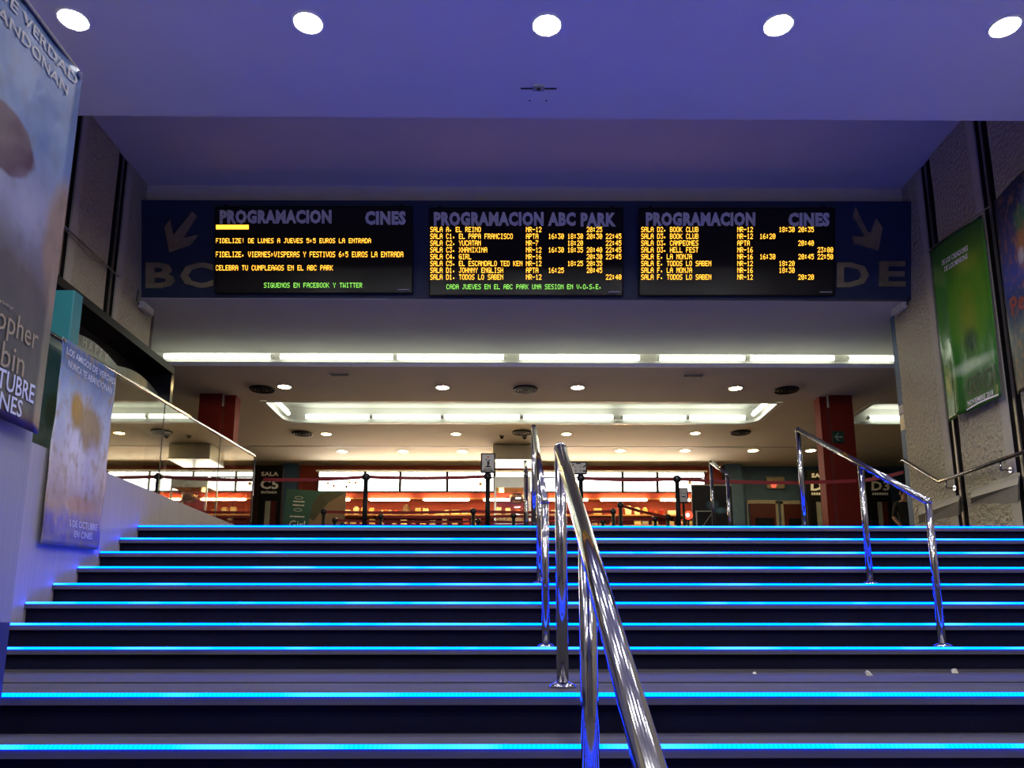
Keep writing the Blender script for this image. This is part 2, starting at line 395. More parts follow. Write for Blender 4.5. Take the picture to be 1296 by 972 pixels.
# ---- foyer ceiling with the lit recesses cut out
def rrect(x0, x1, y0, y1, r, cham=.55, n=5):
    # near edge y0 wider; far corners rounded
    pts = []
    for cx, cy, a0 in ((x1-r, y1-r, 0), (x0+r, y1-r, 90), (x0+r*.12, y0+r*.12, 180), (x1-r*.12, y0+r*.12, 270)):
        rr = r if a0 < 180 else r*.12
        for i in range(n+1):
            a = math.radians(a0+90*i/n); pts.append((cx+rr*math.cos(a), cy+rr*math.sin(a)))
    return pts
ryn = UZ(660, 508, ZC).y; ryf = UZ(660, 537, ZC).y
rx0 = UZ(328, 508, ZC).x; rx1 = UZ(992, 510, ZC).x
RX0b = UZ(1080, 524, ZC).x
REC = [rrect(rx0, rx1, ryn, ryf, .35), rrect(RX0b, RX0b+5.2, ryn, ryf, .35), rrect(-RX0b-5.0, -RX0b+.1, ryn, ryf, .35)]
def ceiling_with_holes():
    bm = bmesh.new(); eds = []
    def loop(ps):
        vs = [bm.verts.new((p[0], p[1], ZC)) for p in ps]
        for i in range(len(vs)): eds.append(bm.edges.new((vs[i], vs[(i+1) % len(vs)])))
    loop([(-13, YC_LIP), (13, YC_LIP), (13, YB), (-13, YB)])
    for r in REC: loop(r)
    bmesh.ops.triangle_fill(bm, use_beauty=True, use_dissolve=False, edges=eds)
    bm.verts.index_update()
    mb = MB(); mb.add([v.co.copy() for v in bm.verts], [[v.index for v in f.verts] for f in bm.faces]); bm.free(); return mb
hc = struct(ceiling_with_holes().build('ceiling_foyer', 'hall_ceiling'))
MB().box((-13, YC_LIP-.03, ZC), (13, YC_LIP, ZC+.07)).build('cove_lip', 'trim_white', hc)
MB().box((-13, YC_LIP, ZC+.02), (13, 13.15, ZC+.04)).build('cove_shelf', 'white_ceiling', hc)
for r in REC:
    n = len(r); hgt = .34
    mb = MB(); mb.add([(x, y, ZC) for x, y in r]+[(x, y, ZC+hgt) for x, y in r], [(i, (i+1) % n, (i+1) % n+n, i+n) for i in range(n)]+[tuple(range(n, 2*n))])
    mb.build('recess', 'white_ceiling', hc)
    # rim lip round the opening
    cx = sum(p[0] for p in r)/n; cy = sum(p[1] for p in r)/n
    inn = [(x+(cx-x)/abs(cx-x+1e-6)*min(.10, abs(cx-x)), y+(cy-y)/abs(cy-y+1e-6)*min(.10, abs(cy-y))) for x, y in r]
    mb = MB(); mb.add([(x, y, ZC-.004) for x, y in r]+[(x, y, ZC-.004) for x, y in inn]+[(x, y, ZC+.055) for x, y in inn],
        [(i, (i+1) % n, (i+1) % n+n, i+n) for i in range(n)]+[(i+n, (i+1) % n+n, (i+1) % n+2*n, i+2*n) for i in range(n)])
    mb.build('rim', 'trim_white', hc)
MB().box((-13, 17.55, ZC-.012), (13, 17.58, ZC)).build('ceiling_joint', 'trim_white', hc)
# ---- foyer walls
xa = UY(373, 640, YB).x; xb = UY(918, 640, YB).x
sbox('wall_far_red', (xa, YB, ZH), (xb, YB+.1, ZC), 'red_wall')
sbox('wall_far_blue', (xb, YB-.02, ZH), (13, YB+.1, ZC), 'blue_wall')
sbox('wall_far_brown', (-13, YB-.02, ZH), (xa, YB+.1, ZC), 'brown_wall')
sbox('wall_foyer_left', (-13.1, 10.8, ZH), (-13, YB+.1, ZS), 'brown_wall')
sbox('wall_foyer_right', (13, 10.8, ZH), (13.1, YB+.1, ZS), 'blue_wall')
sbox('wall_side_left', (-13, 10.9, ZH), (XL-.36, 11.0, ZS), 'brown_wall')
sbox('wall_side_right', (XR+.36, 10.9, ZH), (13, 11.0, ZS), 'blue_wall')
sbox('wall_rear', (-7, -6.1, 0), (7, -6, ZF+.3), 'floor_dark')
a, b = UY(356, 640, YB-.3).x, UY(373, 640, YB-.3).x
sbox('trim_1', (a, YB-.3, ZH), (b, YB, ZC), 'blue_wall')
a, b = UY(920, 640, YB-.3).x, UY(941, 640, YB-.3).x
sbox('trim_2', (a, YB-.3, ZH), (b, YB, ZC), 'blue_wall')

# ================================================================== PROGRAMME BOARDS ON THE BULKHEAD
FONT = {'A':'0E11111F111111','B':'1E11111E11111E','C':'0E11101010110E','D':'1E11111111111E','E':'1F10101E10101F','F':'1F10101E101010','G':'0E11101713110F',
'H':'1111111F111111','I':'0E04040404040E','J':'0702020202120C','K':'11121418141211','L':'1010101010101F','M':'111B1515111111','N':'11191513111111','O':'0E11111111110E',
'P':'1E11111E101010','Q':'0E11111115120D','R':'1E11111E141211','S':'0F10100E01011E','T':'1F040404040404','U':'1111111111110E','V':'111111110A0A04','W':'11111115151B11',
'X':'11110A040A1111','Y':'11110A04040404','Z':'1F01020408101F','0':'0E11131519110E','1':'040C040404040E','2':'0E11010204081F','3':'1F02040201110E','4':'02060A121F0202',
'5':'1F101E0101110E','6':'0608101E11110E','7':'1F010204080808','8':'0E11110E11110E','9':'0E11110F01020C','.':'000000000C0C00',':':'000C0C000C0C00',',':'00000C0C040800',
'-':'0000001F000000','!':'04040404000400','Ñ':'0E001119151311'}
def led_line(mb, text, xl, xr_, ncell, yc, hh):
    """text in a ncell wide grid between two picture columns, centre row yc, height hh."""
    a = FA(xl, yc+hh/2, .075); b = FA(xr_, yc+hh/2, .075); t = FA(xl, yc-hh/2, .075)
    u = (b-a)/ncell; v = (t-a)
    for i, ch in enumerate(text):
        g = FONT.get(ch)
        if not g: continue
        for r in range(7):
            bits = int(g[2*r:2*r+2], 16)
            c = 0
            while c < 5:
                if bits >> (4-c) & 1:
                    e = c
                    while e < 4 and bits >> (3-e) & 1: e += 1
                    x0 = i+c/6+.01; x1 = i+(e+1)/6-.01; y1 = 1-r/7-.01; y0 = 1-(r+1)/7+.03
                    mb.add([a+u*x0+v*y0, a+u*x1+v*y0, a+u*x1+v*y1, a+u*x0+v*y1], [(0, 1, 2, 3)]); c = e+1
                else: c += 1
    return mb
def board(x0, x1, y0, y1, titles, lines, label, bar=None):
    cs = [FA(x0, y1), FA(x1, y1), FA(x1, y0), FA(x0, y0)]
    t = thing('programme_board', (cs[0]+cs[1])/2, label, 'display board', 'programme boards on the navy band')
    nb = FN
    def fr(xa, xb, ya, yb, o0, o1):
        p = [FA(xa, yb, o1), FA(xb, yb, o1), FA(xb, ya, o1), FA(xa, ya, o1)]
        return MB().slab(p, nb, o1-o0)
    fr(x0, x1, y0, y1, 0, .06).build('casing', 'black', t)
    sc = fr(x0+1, x1-1, y0+1.2, y1-1.2, .06, .066).build('screen', 'screen', t)
    for (xa, xb, ya, yb) in ((x0, x1, y0, y0+1.2), (x0, x1, y1-1.2, y1), (x0, x0+1, y0+1.2, y1-1.2), (x1-1, x1, y0+1.2, y1-1.2)):
        fr(xa, xb, ya, yb, .06, .085).build('bezel', 'black', t)
    for (s, xa, xb, ya, yb) in titles:
        mb = MB(); put_text(mb, s, lambda a, b: FA(a, -b, .078), (xa, -yb, xb, -ya), bold=.055, thick=nb*.008)
        mb.build('title_lettering', 'title_letter', sc)
    for (s, xl, xr_, nc, yc, hh, m) in lines:
        led_line(MB(), s, xl, xr_, nc, yc, hh).build('led_text_line', m, sc)['kind'] = 'stuff'
    if bar: fr(*bar, .066, .074).build('led_bar', 'led_bar', sc)
    fr(x1-19, x1-4, y1-5.0, y1-4.2, .066, .088).build('maker_plate', 'print_white', sc)
    for xx in (x0+14, x1-14):
        fr(xx-2, xx+2, y0-2, y0, .01, .05).build('mounting_lug', 'black', t)
    return t
def screen_mat():
    m = mat('screen', (.009, .008, .007), .3, var=.5, scale=2, stretch=(.3, 1, 9))
screen_mat()
y_, g_ = 'led_yellow', 'led_green'
board(272, 522, 261, 371, [('PROGRAMACION', 278, 419.5, 265.5, 283), ('CINES', 462, 513.5, 267, 284.5)],
  [('FIDELIZE! DE LUNES A JUEVES 5,5 EUROS LA ENTRADA', 273, 470, 48, 304.7, 6.0, y_), ('FIDELIZE. VIERNES,VISPERAS Y FESTIVOS 6,5 EUROS LA ENTRADA', 273, 511, 58, 322, 7.0, y_),
   ('CELEBRA TU CUMPLEAÑOS EN EL ABC PARK', 273, 422, 36, 339, 6.5, y_), ('SIGUENOS EN FACEBOOK Y TWITTER', 334, 459, 30, 361, 6.2, g_)],
  'black programme board with three yellow LED lines, beside the metal letters B and C', bar=(273, 314.5, 284.5, 290))
def row(name, rt, t): return name.ljust(30)+rt.ljust(7)+' '.join(x.ljust(5) for x in t)
mid = [('SALA A. EL REINO','NR-12',('','','20:25')),('SALA C1. EL PAPA FRANCISCO','APTA',('16:30','18:30','20:30','22:45')),('SALA C2. YUCATAN','NR-7',('','18:20','','22:45')),
 ('SALA C3. XHANIXINA','NR-12',('16:30','18:35','20:40','22:45')),('SALA C4. GIRL','NR-16',('','','20:30','22:45')),('SALA C5. EL ESCANDALO TED KEN','NR-12',('','18:25','20:35')),
 ('SALA D1. JOHNNY ENGLISH','APTA',('16:25','','20:45')),('SALA D1. TODOS LO SABEN','NR-12',('','','','22:40'))]
board(543, 789, 263, 374, [('PROGRAMACION', 549, 688, 268, 286), ('ABC', 693.5, 728.5, 268.5, 286), ('PARK', 735, 779.5, 269, 286.5)],
  [(row(*m), 544.5, 787, 60, 290.5+8.6*i, 6.6, y_) for i, m in enumerate(mid)]+[('CADA JUEVES EN EL ABC PARK UNA SESION EN V.O.S.E.', 565, 762, 49, 363, 6.2, g_)],
  'black programme board headed ABC PARK between the other two boards')
rgt = [('SALA D2. BOOK CLUB','NR-12',('','18:30','20:35')),('SALA D3. BOOK CLUB','NR-12',('16:20',)),('SALA D3. CAMPEONES','APTA',('','','20:40')),('SALA D3. HELL FEST','NR-16',('','','','23:00')),
 ('SALA E. LA MONJA','NR-16',('16:30','','20:45','22:50')),('SALA E. TODOS LO SABEN','NR-12',('','18:20')),('SALA F. LA MONJA','NR-16',('','18:30')),('SALA F. TODOS LO SABEN','NR-12',('','','20:20'))]
board(809, 1057, 263, 374, [('PROGRAMACION', 817.5, 956, 268.5, 286), ('CINES', 998, 1050, 269, 286.5)],
  [(row(*m), 811.5, 1055, 60, 290.5+8.6*i, 6.6, y_) for i, m in enumerate(rgt)],
  'black programme board of eight yellow LED rows beside the metal letters D and E')
# metal letters and arrows
def fletter(ch, xa, xb, ya, yb):
    mb = MB(); put_text(mb, ch, lambda a, b: FA(a, -b, .03), (xa, -yb, xb, -ya), bold=.03, thick=FN*.03)
    o = mb.build('sign_letter', 'mirror_metal')
    tag(o, 'mirror metal letter %s on the navy band under the arrow' % ch, 'letter', 'metal letters on the navy band')
fletter('B', 184, 221.5, 332, 364.5); fletter('C', 228, 270, 332, 364.5); fletter('D', 1059, 1100, 332, 363.5); fletter('E', 1113, 1146.5, 330.5, 362.5)
def arrow(pts, label):
    o = MB().slab([FA(x, y, .03) for x, y in pts], FN, .03).build('direction_arrow', 'mirror_metal'); tag(o, label, 'arrow', 'metal arrows on the navy band')
arrow([(243, 268), (249, 273), (232, 301), (251, 297), (241, 310), (214, 319), (208, 287), (215, 278), (219, 298)], 'mirror metal arrow pointing down towards the letters B and C')
arrow([(1083, 262), (1098, 293), (1102, 295), (1109, 276), (1117, 288), (1112, 317), (1081, 308), (1079, 299), (1096, 300), (1080, 274)], 'mirror metal arrow pointing down towards the letters D and E')
# small emergency lamps under the two ends of the band
for (px, py, X, s, lab) in ((181, 391, XL+.02, 1, 'small white emergency lamp on the stucco wall beside the letter B'), (1142, 391, XR-.02, -1, 'small white emergency lamp on the stucco wall beside the letter E')):
    c = UX(px, py, X); t = thing('emergency_lamp', c, lab, 'lamp', 'emergency lamps at the band ends')
    MB().bevbox((min(c.x, c.x+s*.09), c.y-.16, c.z-.05), (max(c.x, c.x+s*.09), c.y+.16, c.z+.06), .02).build('housing', 'white_plastic', t)
    MB().box((min(c.x+s*.09, c.x+s*.1), c.y-.12, c.z-.03), (max(c.x+s*.09, c.x+s*.1), c.y+.12, c.z+.035)).build('diffuser', 'paper', t)
    MB().tube([(c.x+s*.02, c.y-.16, c.z), (c.x+s*.02, c.y-.24, c.z+.03), (c.x+s*.01, c.y-.2, c.z+.2)], .008, 6).build('cable', 'print_black', t)

# ================================================================== LAMPS IN THE CEILINGS
def downlight(c, r, m, label, group, off=''):
    t = thing('downlight'+off, c, label, 'ceiling light', group)
    MB().lathe(c, [(r*1.18, 0), (r*1.15, -.012), (r*1.0, -.014), (r*1.0, -.002)], 24).build('trim_ring', 'trim_white', t, True)
    MB().lathe(c, [(r*.99, -.006), (r*.7, -.016), (r*.1, -.02)], 24).build('lens'+off, m, t)
for (px, py) in ((93, 24), (390, 28), (692, 31), (985, 31), (1272, 33)):
    downlight(UZ(px, py, ZF), .115, 'lamp_white', 'white round downlight in the row across the blue-lit ceiling', 'downlights over the stairs')
for (px, py) in ((360, 489), (560, 490), (731, 490), (931, 491)):
    downlight(UZ(px, py, ZC), .11, 'lamp_warm', 'warm round downlight in the foyer row before the long lit recess', 'front foyer downlights')
for (px, py) in ((413, 549), (577, 549), (717, 549), (880, 548)):
    downlight(UZ(px, py, ZC), .10, 'lamp_warm', 'warm round downlight in the foyer row just behind the long lit recess', 'middle foyer downlights')
for (px, py) in ((433, 571), (510, 571), (585, 571), (785, 570), (867, 570), (953, 570), (1026, 570)):
    downlight(UZ(px, py, ZC), .115, 'lamp_warm', 'warm round downlight in the foyer row nearest the snack counter', 'rear foyer downlights')
for (px, py) in ((332, 492), (665, 492), (995, 493), (383, 548), (661, 547), (937, 547)):
    c = UZ(px, py, ZC); t = thing('air_diffuser', c, 'dark round air diffuser '+{332: 'near the red column behind the glass balustrade', 665: 'midway along the front of the long lit recess', 995: 'near the red column with the arrow sign', 383: 'behind the end of the recess towards the green poster', 661: 'above the steel hood', 937: 'behind the end of the recess towards the red doors'}[px], 'air vent', 'round air diffusers')
    for r0 in (.22, .16, .10):
        MB().lathe(c, [(r0, -.004), (r0-.01, -.03), (r0-.04, -.03), (r0-.045, -.004)], 20).build('ring', 'black', t, True)
    MB().lathe(c, [(.05, -.002), (.03, -.035), (.005, -.04)], 12).build('cone', 'black', t, True)
for (px, py) in ((430, 474.5), (877, 475.5)):
    c = UZ(px, py, ZC); t = thing('slot_vent', c, 'thin slot vent in the foyer ceiling edge beneath the front lit cove', 'air vent', 'slot vents')
    MB().box((c.x-.16, c.y-.05, c.z-.012), (c.x+.16, c.y+.05, c.z)).build('frame', 'grey_cap', t)
    MB().box((c.x-.14, c.y-.03, c.z-.016), (c.x+.14, c.y+.03, c.z-.012)).build('slot', 'black', t)
for (px, py, lab) in ((635, 552, 'small dark smoke detector dome beside the air diffuser above the steel hood'), (664, 552.5, 'small dark smoke detector dome directly over the steel hood')):
    c = UZ(px, py, ZC); t = thing('smoke_detector', c, lab, 'smoke detector', 'smoke detectors')
    MB().lathe(c, [(.06, 0), (.06, -.02), (.045, -.03)], 14).build('base', 'bronze_bar', t, True); MB().lathe(c, [(.04, -.03), (.035, -.05), (.01, -.06)], 14).build('dome', 'black', t, True)
# cove tubes behind the front lip and in the recesses
def tube_lamp(xa, xb, y, z, label, group, r=.03, m='tube_cool', side=1):
    t = thing('fluorescent_tube', ((xa+xb)/2, y, z), label, 'tube light', group)
    MB().lathe((0, y, z), [(r, xa+.04), (r, xb-.04)], 10, 'x').build('tube', m, t, True)
    for x, d in ((xa, .04), (xb, -.04)): MB().lathe((0, y, z), [(r*.9, min(x, x+d)), (r*.9, max(x, x+d))], 10, 'x').build('end_cap', 'trim_white', t)
    MB().box((xa, min(y+side*r*.9, y+side*(r+.02)), z-.02), (xb, max(y+side*r*.9, y+side*(r+.02)), z+.03)).build('batten', 'trim_white', t)
yv = 13.02
for (pa, pb) in ((205, 345), (352, 500), (500, 640), (655, 812), (832, 945), (947, 1058), (1072, 1135)):
    tube_lamp(UY(pa, 456, yv).x, UY(pb, 456, yv).x, yv, EYE+4.765, 'cool white tube in the cove along the foyer ceiling edge', 'cove tubes', .045)
for (pa, pb) in ((385, 470), (470, 560), (560, 660), (660, 778), (786, 870), (870, 945)):
    tube_lamp(UY(pa, 525, ryf-.12).x, UY(pb, 525, ryf-.12).x, ryf-.12, ZC+.12, 'cool white tube inside the long ceiling recess', 'recess tubes', .045)
def end_tube(x, label):
    t = thing('fluorescent_tube', (x, (ryn+ryf)/2, ZC+.12), label, 'tube light', 'recess end tubes')
    MB().lathe((x, 0, ZC+.12), [(.04, ryn+.25), (.04, ryf-.35)], 10, 'y').build('tube', 'tube_cool', t, True)
    for y_e in (ryn+.21, ryf-.35): MB().lathe((x, 0, ZC+.12), [(.036, y_e), (.036, y_e+.04)], 10, 'y').build('end_cap', 'trim_white', t)
    MB().box((x-.02, ryn+.25, ZC+.17), (x+.02, ryf-.35, ZC+.20)).build('batten', 'trim_white', t)
end_tube(rx0+.2, 'cool white tube across the long recess end near the balustrade'); end_tube(rx1-.2, 'cool white tube across the long recess end near the red doors')
for i in range(3):
    tube_lamp(RX0b+.6+i*1.4, RX0b+1.95+i*1.4, ryf-.12, ZC+.12, 'cool white tube inside the recess behind the column with the arrow sign', 'side recess tubes', .045)
    tube_lamp(-RX0b-4.5+i*1.4, -RX0b-3.15+i*1.4, ryf-.12, ZC+.12, 'cool white tube inside the recess above the glass balustrade', 'far recess tubes', .045)
for yy_ in (3.8, 1.8, -.2, -2.2):
    for k in range(5): downlight(Vector((-3.7+k*2.0, yy_, ZF)), .115, 'lamp_white', 'white round downlight in the ceiling rows over the lower flight', 'downlights over the lower flight', '_offscreen')
# access hatch with a key lock in the ceiling over the stairs
c = UZ(681, 124, ZF); t = thing('ceiling_hatch', c, 'small hinged hatch in the blue-lit ceiling near its edge', 'hatch')
MB().box((c.x-.16, c.y-.13, c.z-.006), (c.x+.16, c.y+.12, c.z-.001)).build('flap', 'white_ceiling', t)
MB().box((c.x-.17, c.y-.145, c.z-.008), (c.x+.17, c.y-.13, c.z-.001)).build('hinge', 'print_black', t)
MB().box((c.x-.055, c.y-.19, c.z-.02), (c.x+.055, c.y-.12, c.z-.001)).build('latch_plate', 'grey_cap', t)
MB().lathe((c.x, c.y-.155, c.z), [(.02, -.02), (.015, -.032)], 10).build('lock', 'print_black', t)
for dx in (-.08, .08): MB().lathe((c.x+dx, c.y+.03, c.z), [(.01, -.006), (.006, -.012)], 8).build('screw', 'print_black', t)

# ================================================================== HANDRAILS
def post_base(p): return MB().lathe(p, [(.062, 0), (.06, .008), (.045, .02), (.03, .024)], 18)
def handrail(X, posts, rail, label, r=.025, plates=None):
    t = thing('handrail', (X, posts[0][0], posts[0][1]), label, 'handrail')
    MB().tube([(X, y, z) for y, z in rail], r, 16).build('rail', 'chrome', t, True)
    for (y, zb, zt) in posts:
        po = MB().tube([(X, y, zb), (X, y, zt)], r*.95, 16).build('post', 'chrome', t, True)
        post_base((X, y, zb)).build('base_plate', 'chrome', po, True)
    for (y, z) in (rail[0], rail[-1]):
        MB().lathe((X, y, z), [(r*.4, -r*1.1), (r*.95, -r*.7), (r*1.12, 0), (r*.95, r*.7), (r*.4, r*1.1)], 14).build('elbow', 'chrome', t, True)
    return t
def zr(y, y0, z0): return EYE+z0+.488*(y-y0)
ya, yb_ = 5.25, 7.62
handrail(.235, [(ya, 10*H, EYE+.90), (6.21, 13*H, zr(6.21, ya, .90)), (yb_, ZTOP, zr(yb_, ya, .90))], [(ya, EYE+.90), (yb_, zr(yb_, ya, .90))],
   'chrome handrail in the middle of the stairs above the intermediate landing', .026)
handrail(2.83, [(ya, 10*H, EYE+.905), (6.21, 13*H, zr(6.21, ya, .905)), (7.5, ZTOP, zr(7.5, ya, .905))], [(ya, EYE+.905), (7.5, zr(7.5, ya, .905))],
   'chrome three-post handrail on the upper flight towards the green banner')
handrail(.235, [(.85, 1*H, zr(.85, 3.6, .868)), (2.40, 6*H, zr(2.40, 3.6, .868)), (3.6, 9*H, EYE+.868)], [(.85, zr(.85, 3.6, .868)), (3.6, EYE+.868)],
   'thick chrome handrail of the lower flight ending on the intermediate landing', .028)
handrail(2.83, [(10.05, ZTOP, EYE+2.08), (10.85, ZH, EYE+2.42)], [(10.05, EYE+2.08), (10.85, EYE+2.42)], 'short chrome handrail at the foyer steps before the dark poster')
handrail(.215, [(10.05, ZTOP, EYE+2.08), (10.85, ZH, EYE+2.42)], [(10.05, EYE+2.08), (10.85, EYE+2.42)], 'short chrome handrail at the foyer steps before the popcorn machine')
# wall rail on the right
X = XR-.12; pts = [UX(1139, 585, X), UX(1144, 582, X), UX(1189, 610, X), UX(1296, 572, X)]
e = pts[3]+(pts[3]-pts[2])*1.2
t = thing('wall_handrail', pts[2], 'bent chrome handrail bracketed to the stucco wall below the green banner', 'handrail')
MB().tube(pts[:3]+[e], .024, 14).build('rail', 'chrome', t, True)
for (px, py) in ((1197, 608), (1266, 584)):
    p = UX(px, py, X); br2_ = MB().tube([p, p+Vector((0, 0, -.1)), p+Vector((.11, 0, -.1))], .010, 8).build('bracket', 'chrome', t, True)
    MB().lathe((p.x, p.y, p.z-.1), [(.035, .10), (.035, .118)], 14, 'x').build('rosette', 'chrome', br2_, True)

# ================================================================== GLASS BALUSTRADE ON THE CHEEK
zb = ZH+.06; xg = XCH-.06
pe = UX(322, 577, xg); pn = UX(143, 470, xg)
t = thing('glass_balustrade', (xg, 7.5, zb), 'mirrored glass balustrade with slim steel rail beside the stairs', 'balustrade')
def zrail(y): return pn.z+(pe.z-pn.z)*(y-pn.y)/(pe.y-pn.y)
ys = [pe.y-.02, UX(275, 600, xg).y, UX(204, 560, xg).y]; dd = ys[1]-ys[2]
while ys[-1] > 3.2: ys.append(ys[-1]-1.15)
MB().tube([(xg, ys[-1], zrail(ys[-1])), (xg, pe.y, zrail(pe.y))], .020, 12).build('top_rail', 'chrome', t, True)
MB().tube([(xg, pe.y, ZH+.06), (xg, pe.y, zrail(pe.y))], .018, 12).build('end_post', 'chrome', t, True)
MB().box((xg-.05, pe.y-.05, ZH+.055), (xg+.05, pe.y+.05, ZH+.07)).build('base_plate', 'chrome', t)
for i in range(len(ys)-1):
    y1, y0 = ys[i]-.008, ys[i+1]+.008
    MB().hexa([(xg-.006, y0, zb), (xg+.006, y0, zb), (xg+.006, y1, zb), (xg-.006, y1, zb), (xg-.006, y0, zrail(y0)-.01), (xg+.006, y0, zrail(y0)-.01), (xg+.006, y1, zrail(y1)-.01), (xg-.006, y1, zrail(y1)-.01)]).build('glass_pane', 'rail_glass', t)
    MB().box((xg-.008, ys[i]-.008, zb), (xg+.008, ys[i]+.008, zrail(ys[i])-.02)).build('joint_seal', 'black', t)

# ================================================================== LEFT: PANEL, BANNERS, TOTEM, DISPLAY CASE
XP = -1.92
t = thing('partition_panel', (XP-.06, 2.4, 8*H), 'pale blue-lit partition panel with dark base under the large banner', 'partition')
z_top = UX(77, 345, XP).z; z_mid = UX(22, 788, XP).z
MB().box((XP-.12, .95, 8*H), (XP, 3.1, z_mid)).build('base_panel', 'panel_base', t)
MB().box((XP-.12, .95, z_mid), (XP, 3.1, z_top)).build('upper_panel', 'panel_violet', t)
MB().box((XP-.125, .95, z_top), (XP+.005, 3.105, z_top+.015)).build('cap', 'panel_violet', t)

def sheet(nu, nv, mapf, parent, m, name='sheet'):
    mb = MB(); uv = []
    for j in range(nv+1):
        for i in range(nu+1): mb.v.append(mapf(i/nu, j/nv)); uv.append((i/nu, j/nv))
    mb.f = [(j*(nu+1)+i, j*(nu+1)+i+1, (j+1)*(nu+1)+i+1, (j+1)*(nu+1)+i) for j in range(nv) for i in range(nu)]
    mb.uv = uv; o = mb.build(name, m, parent, True)
    md = o.modifiers.new('thick', 'SOLIDIFY'); md.thickness = .004; md.offset = 0
    return o
def banner(name, tlx, trx, brx, blx, wave, side, label, m, texts, rope_pts=None, shapes=()):
    """four world corners; u left to right as read, v upward; wave(u, v) bulge along the face normal."""
    nrm = Vector((side, 0, 0))
    def mp(u, v, off=0): return (blx*(1-u)+brx*u)*(1-v)+(tlx*(1-u)+trx*u)*v + nrm*(wave(u, v)+off)
    t = thing(name, (blx+brx)/2, label, 'banner')
    sh = sheet(24, 36, mp, t, m)
    for (s, box, mt, bold, shear) in texts:
        mb = MB(); put_text(mb, s, lambda a, b: mp(a, b, .007), box, bold, shear); mb.build('lettering', mt, sh)
    for (poly, mt, nm) in shapes:
        MB().add([mp(u, v, .006) for u, v in poly], [tuple(range(len(poly)))]).build(nm, mt, sh)
    if rope_pts: MB().tube(rope_pts, .008, 6).build('cord', 'rope', t)
    for e, (u, v) in enumerate(((.02, .985), (.98, .985))):
        p = mp(u, v, .008); MB().lathe(p, [(.018, -.004), (.018, .004)], 10, 'x').build('eyelet', 'chrome', sh)
    return t, mp
# large banner above the partition
X = XP+.03; a = UX(92, 85, X); b = UX(52, 553, X); W1 = 1.15
yf = (a.y+b.y)/2
tr1 = Vector((X, yf, a.z)); br1 = Vector((X, yf, b.z)); tl1 = Vector((X, yf-W1, a.z+.02)); bl1 = Vector((X, yf-W1, b.z))
def uvX(px, py, X, p0, p1, p2):   # picture point -> sheet uv on plane X; p0 bottom-left, p1 bottom-right, p2 top-left
    q = UX(px, py, X); return (q.y-p0.y)/(p1.y-p0.y), (q.z-p0.z)/(p2.z-p0.z)
def b1(px, py, rx, ry, col, soft, amt): u, v = uvX(px, py, X, bl1, br1, tl1); return (u, v, rx, ry, col, soft, amt)
banner_mat('banner_sky', [(0, (.03, .016, .012)), (.04, (.06, .03, .022)), (.06, (.075, .075, .06)), (.2, (.06, .058, .05)), (.36, (.06, .05, .055)), (.52, (.15, .15, .22)), (.7, (.07, .11, .21)), (1, (.035, .07, .17))],
  [b1(75, 320, .12, .22, (.16, .11, .085), .3, .95), b1(0, 165, .19, .085, (.035, .008, .030), .10, 1.0), b1(35, 260, .12, .10, (.20, .20, .28), .8, .6), b1(20, 500, .4, .06, (.09, .09, .07), .6, .6)], .4, .45, 6, (.05, .05, .055), .3)
def w1(u, v): return .012*math.sin(6*u+2*v)+.006*math.sin(17*u+3*v)+.02*(1-v)*u
def tb(pts):  # text box from picture corners (left-bottom, right-top) on the large banner
    (x0, y0), (x1, y1) = pts; u0, v0 = uvX(x0, y0, X, bl1, br1, tl1); u1, v1 = uvX(x1, y1, X, bl1, br1, tl1); return u0, v0, u1, v1
def tx1(px0, px1, yb0, yt1):     # box with near u from px0, far u from px1; baseline at yb0 (far end), cap top at yt1 (far end)
    u0, _ = uvX(px0, yb0, X, bl1, br1, tl1); u1, v0 = uvX(px1, yb0, X, bl1, br1, tl1); _, v1 = uvX(px1, yt1, X, bl1, br1, tl1); return (u0, v0, u1, v1)
banner('film_banner', tl1, tr1, br1, bl1, w1, 1, 'large dark blue and brown film banner hung above the partition panel', 'banner_sky',
  [('opher', tx1(-14, 41, 452, 412), 'print_gold', 0, 0), ('bin', tx1(-6, 24, 477, 444), 'print_gold', 0, 0), ('TUBRE', tx1(-12, 37, 511, 486), 'print_greyblue', .01, 0), ('NES', tx1(-8, 21, 529, 506), 'print_greyblue', .01, 0),
   ('LOS AMIGOS DE VERDAD', (.04, .945, .97, .975), 'panel_violet', .01, 0), ('NUNCA TE ABANDONAN', (.08, .895, .93, .925), 'panel_violet', .01, 0),
   ('isney', tx1(-12, 12, 393, 386), 'print_gold', 0, 0)],
  [(X+.01, yf-W1, a.z+.02), (X+.01, yf, a.z), (X-.02, yf+.05, a.z+.01)])
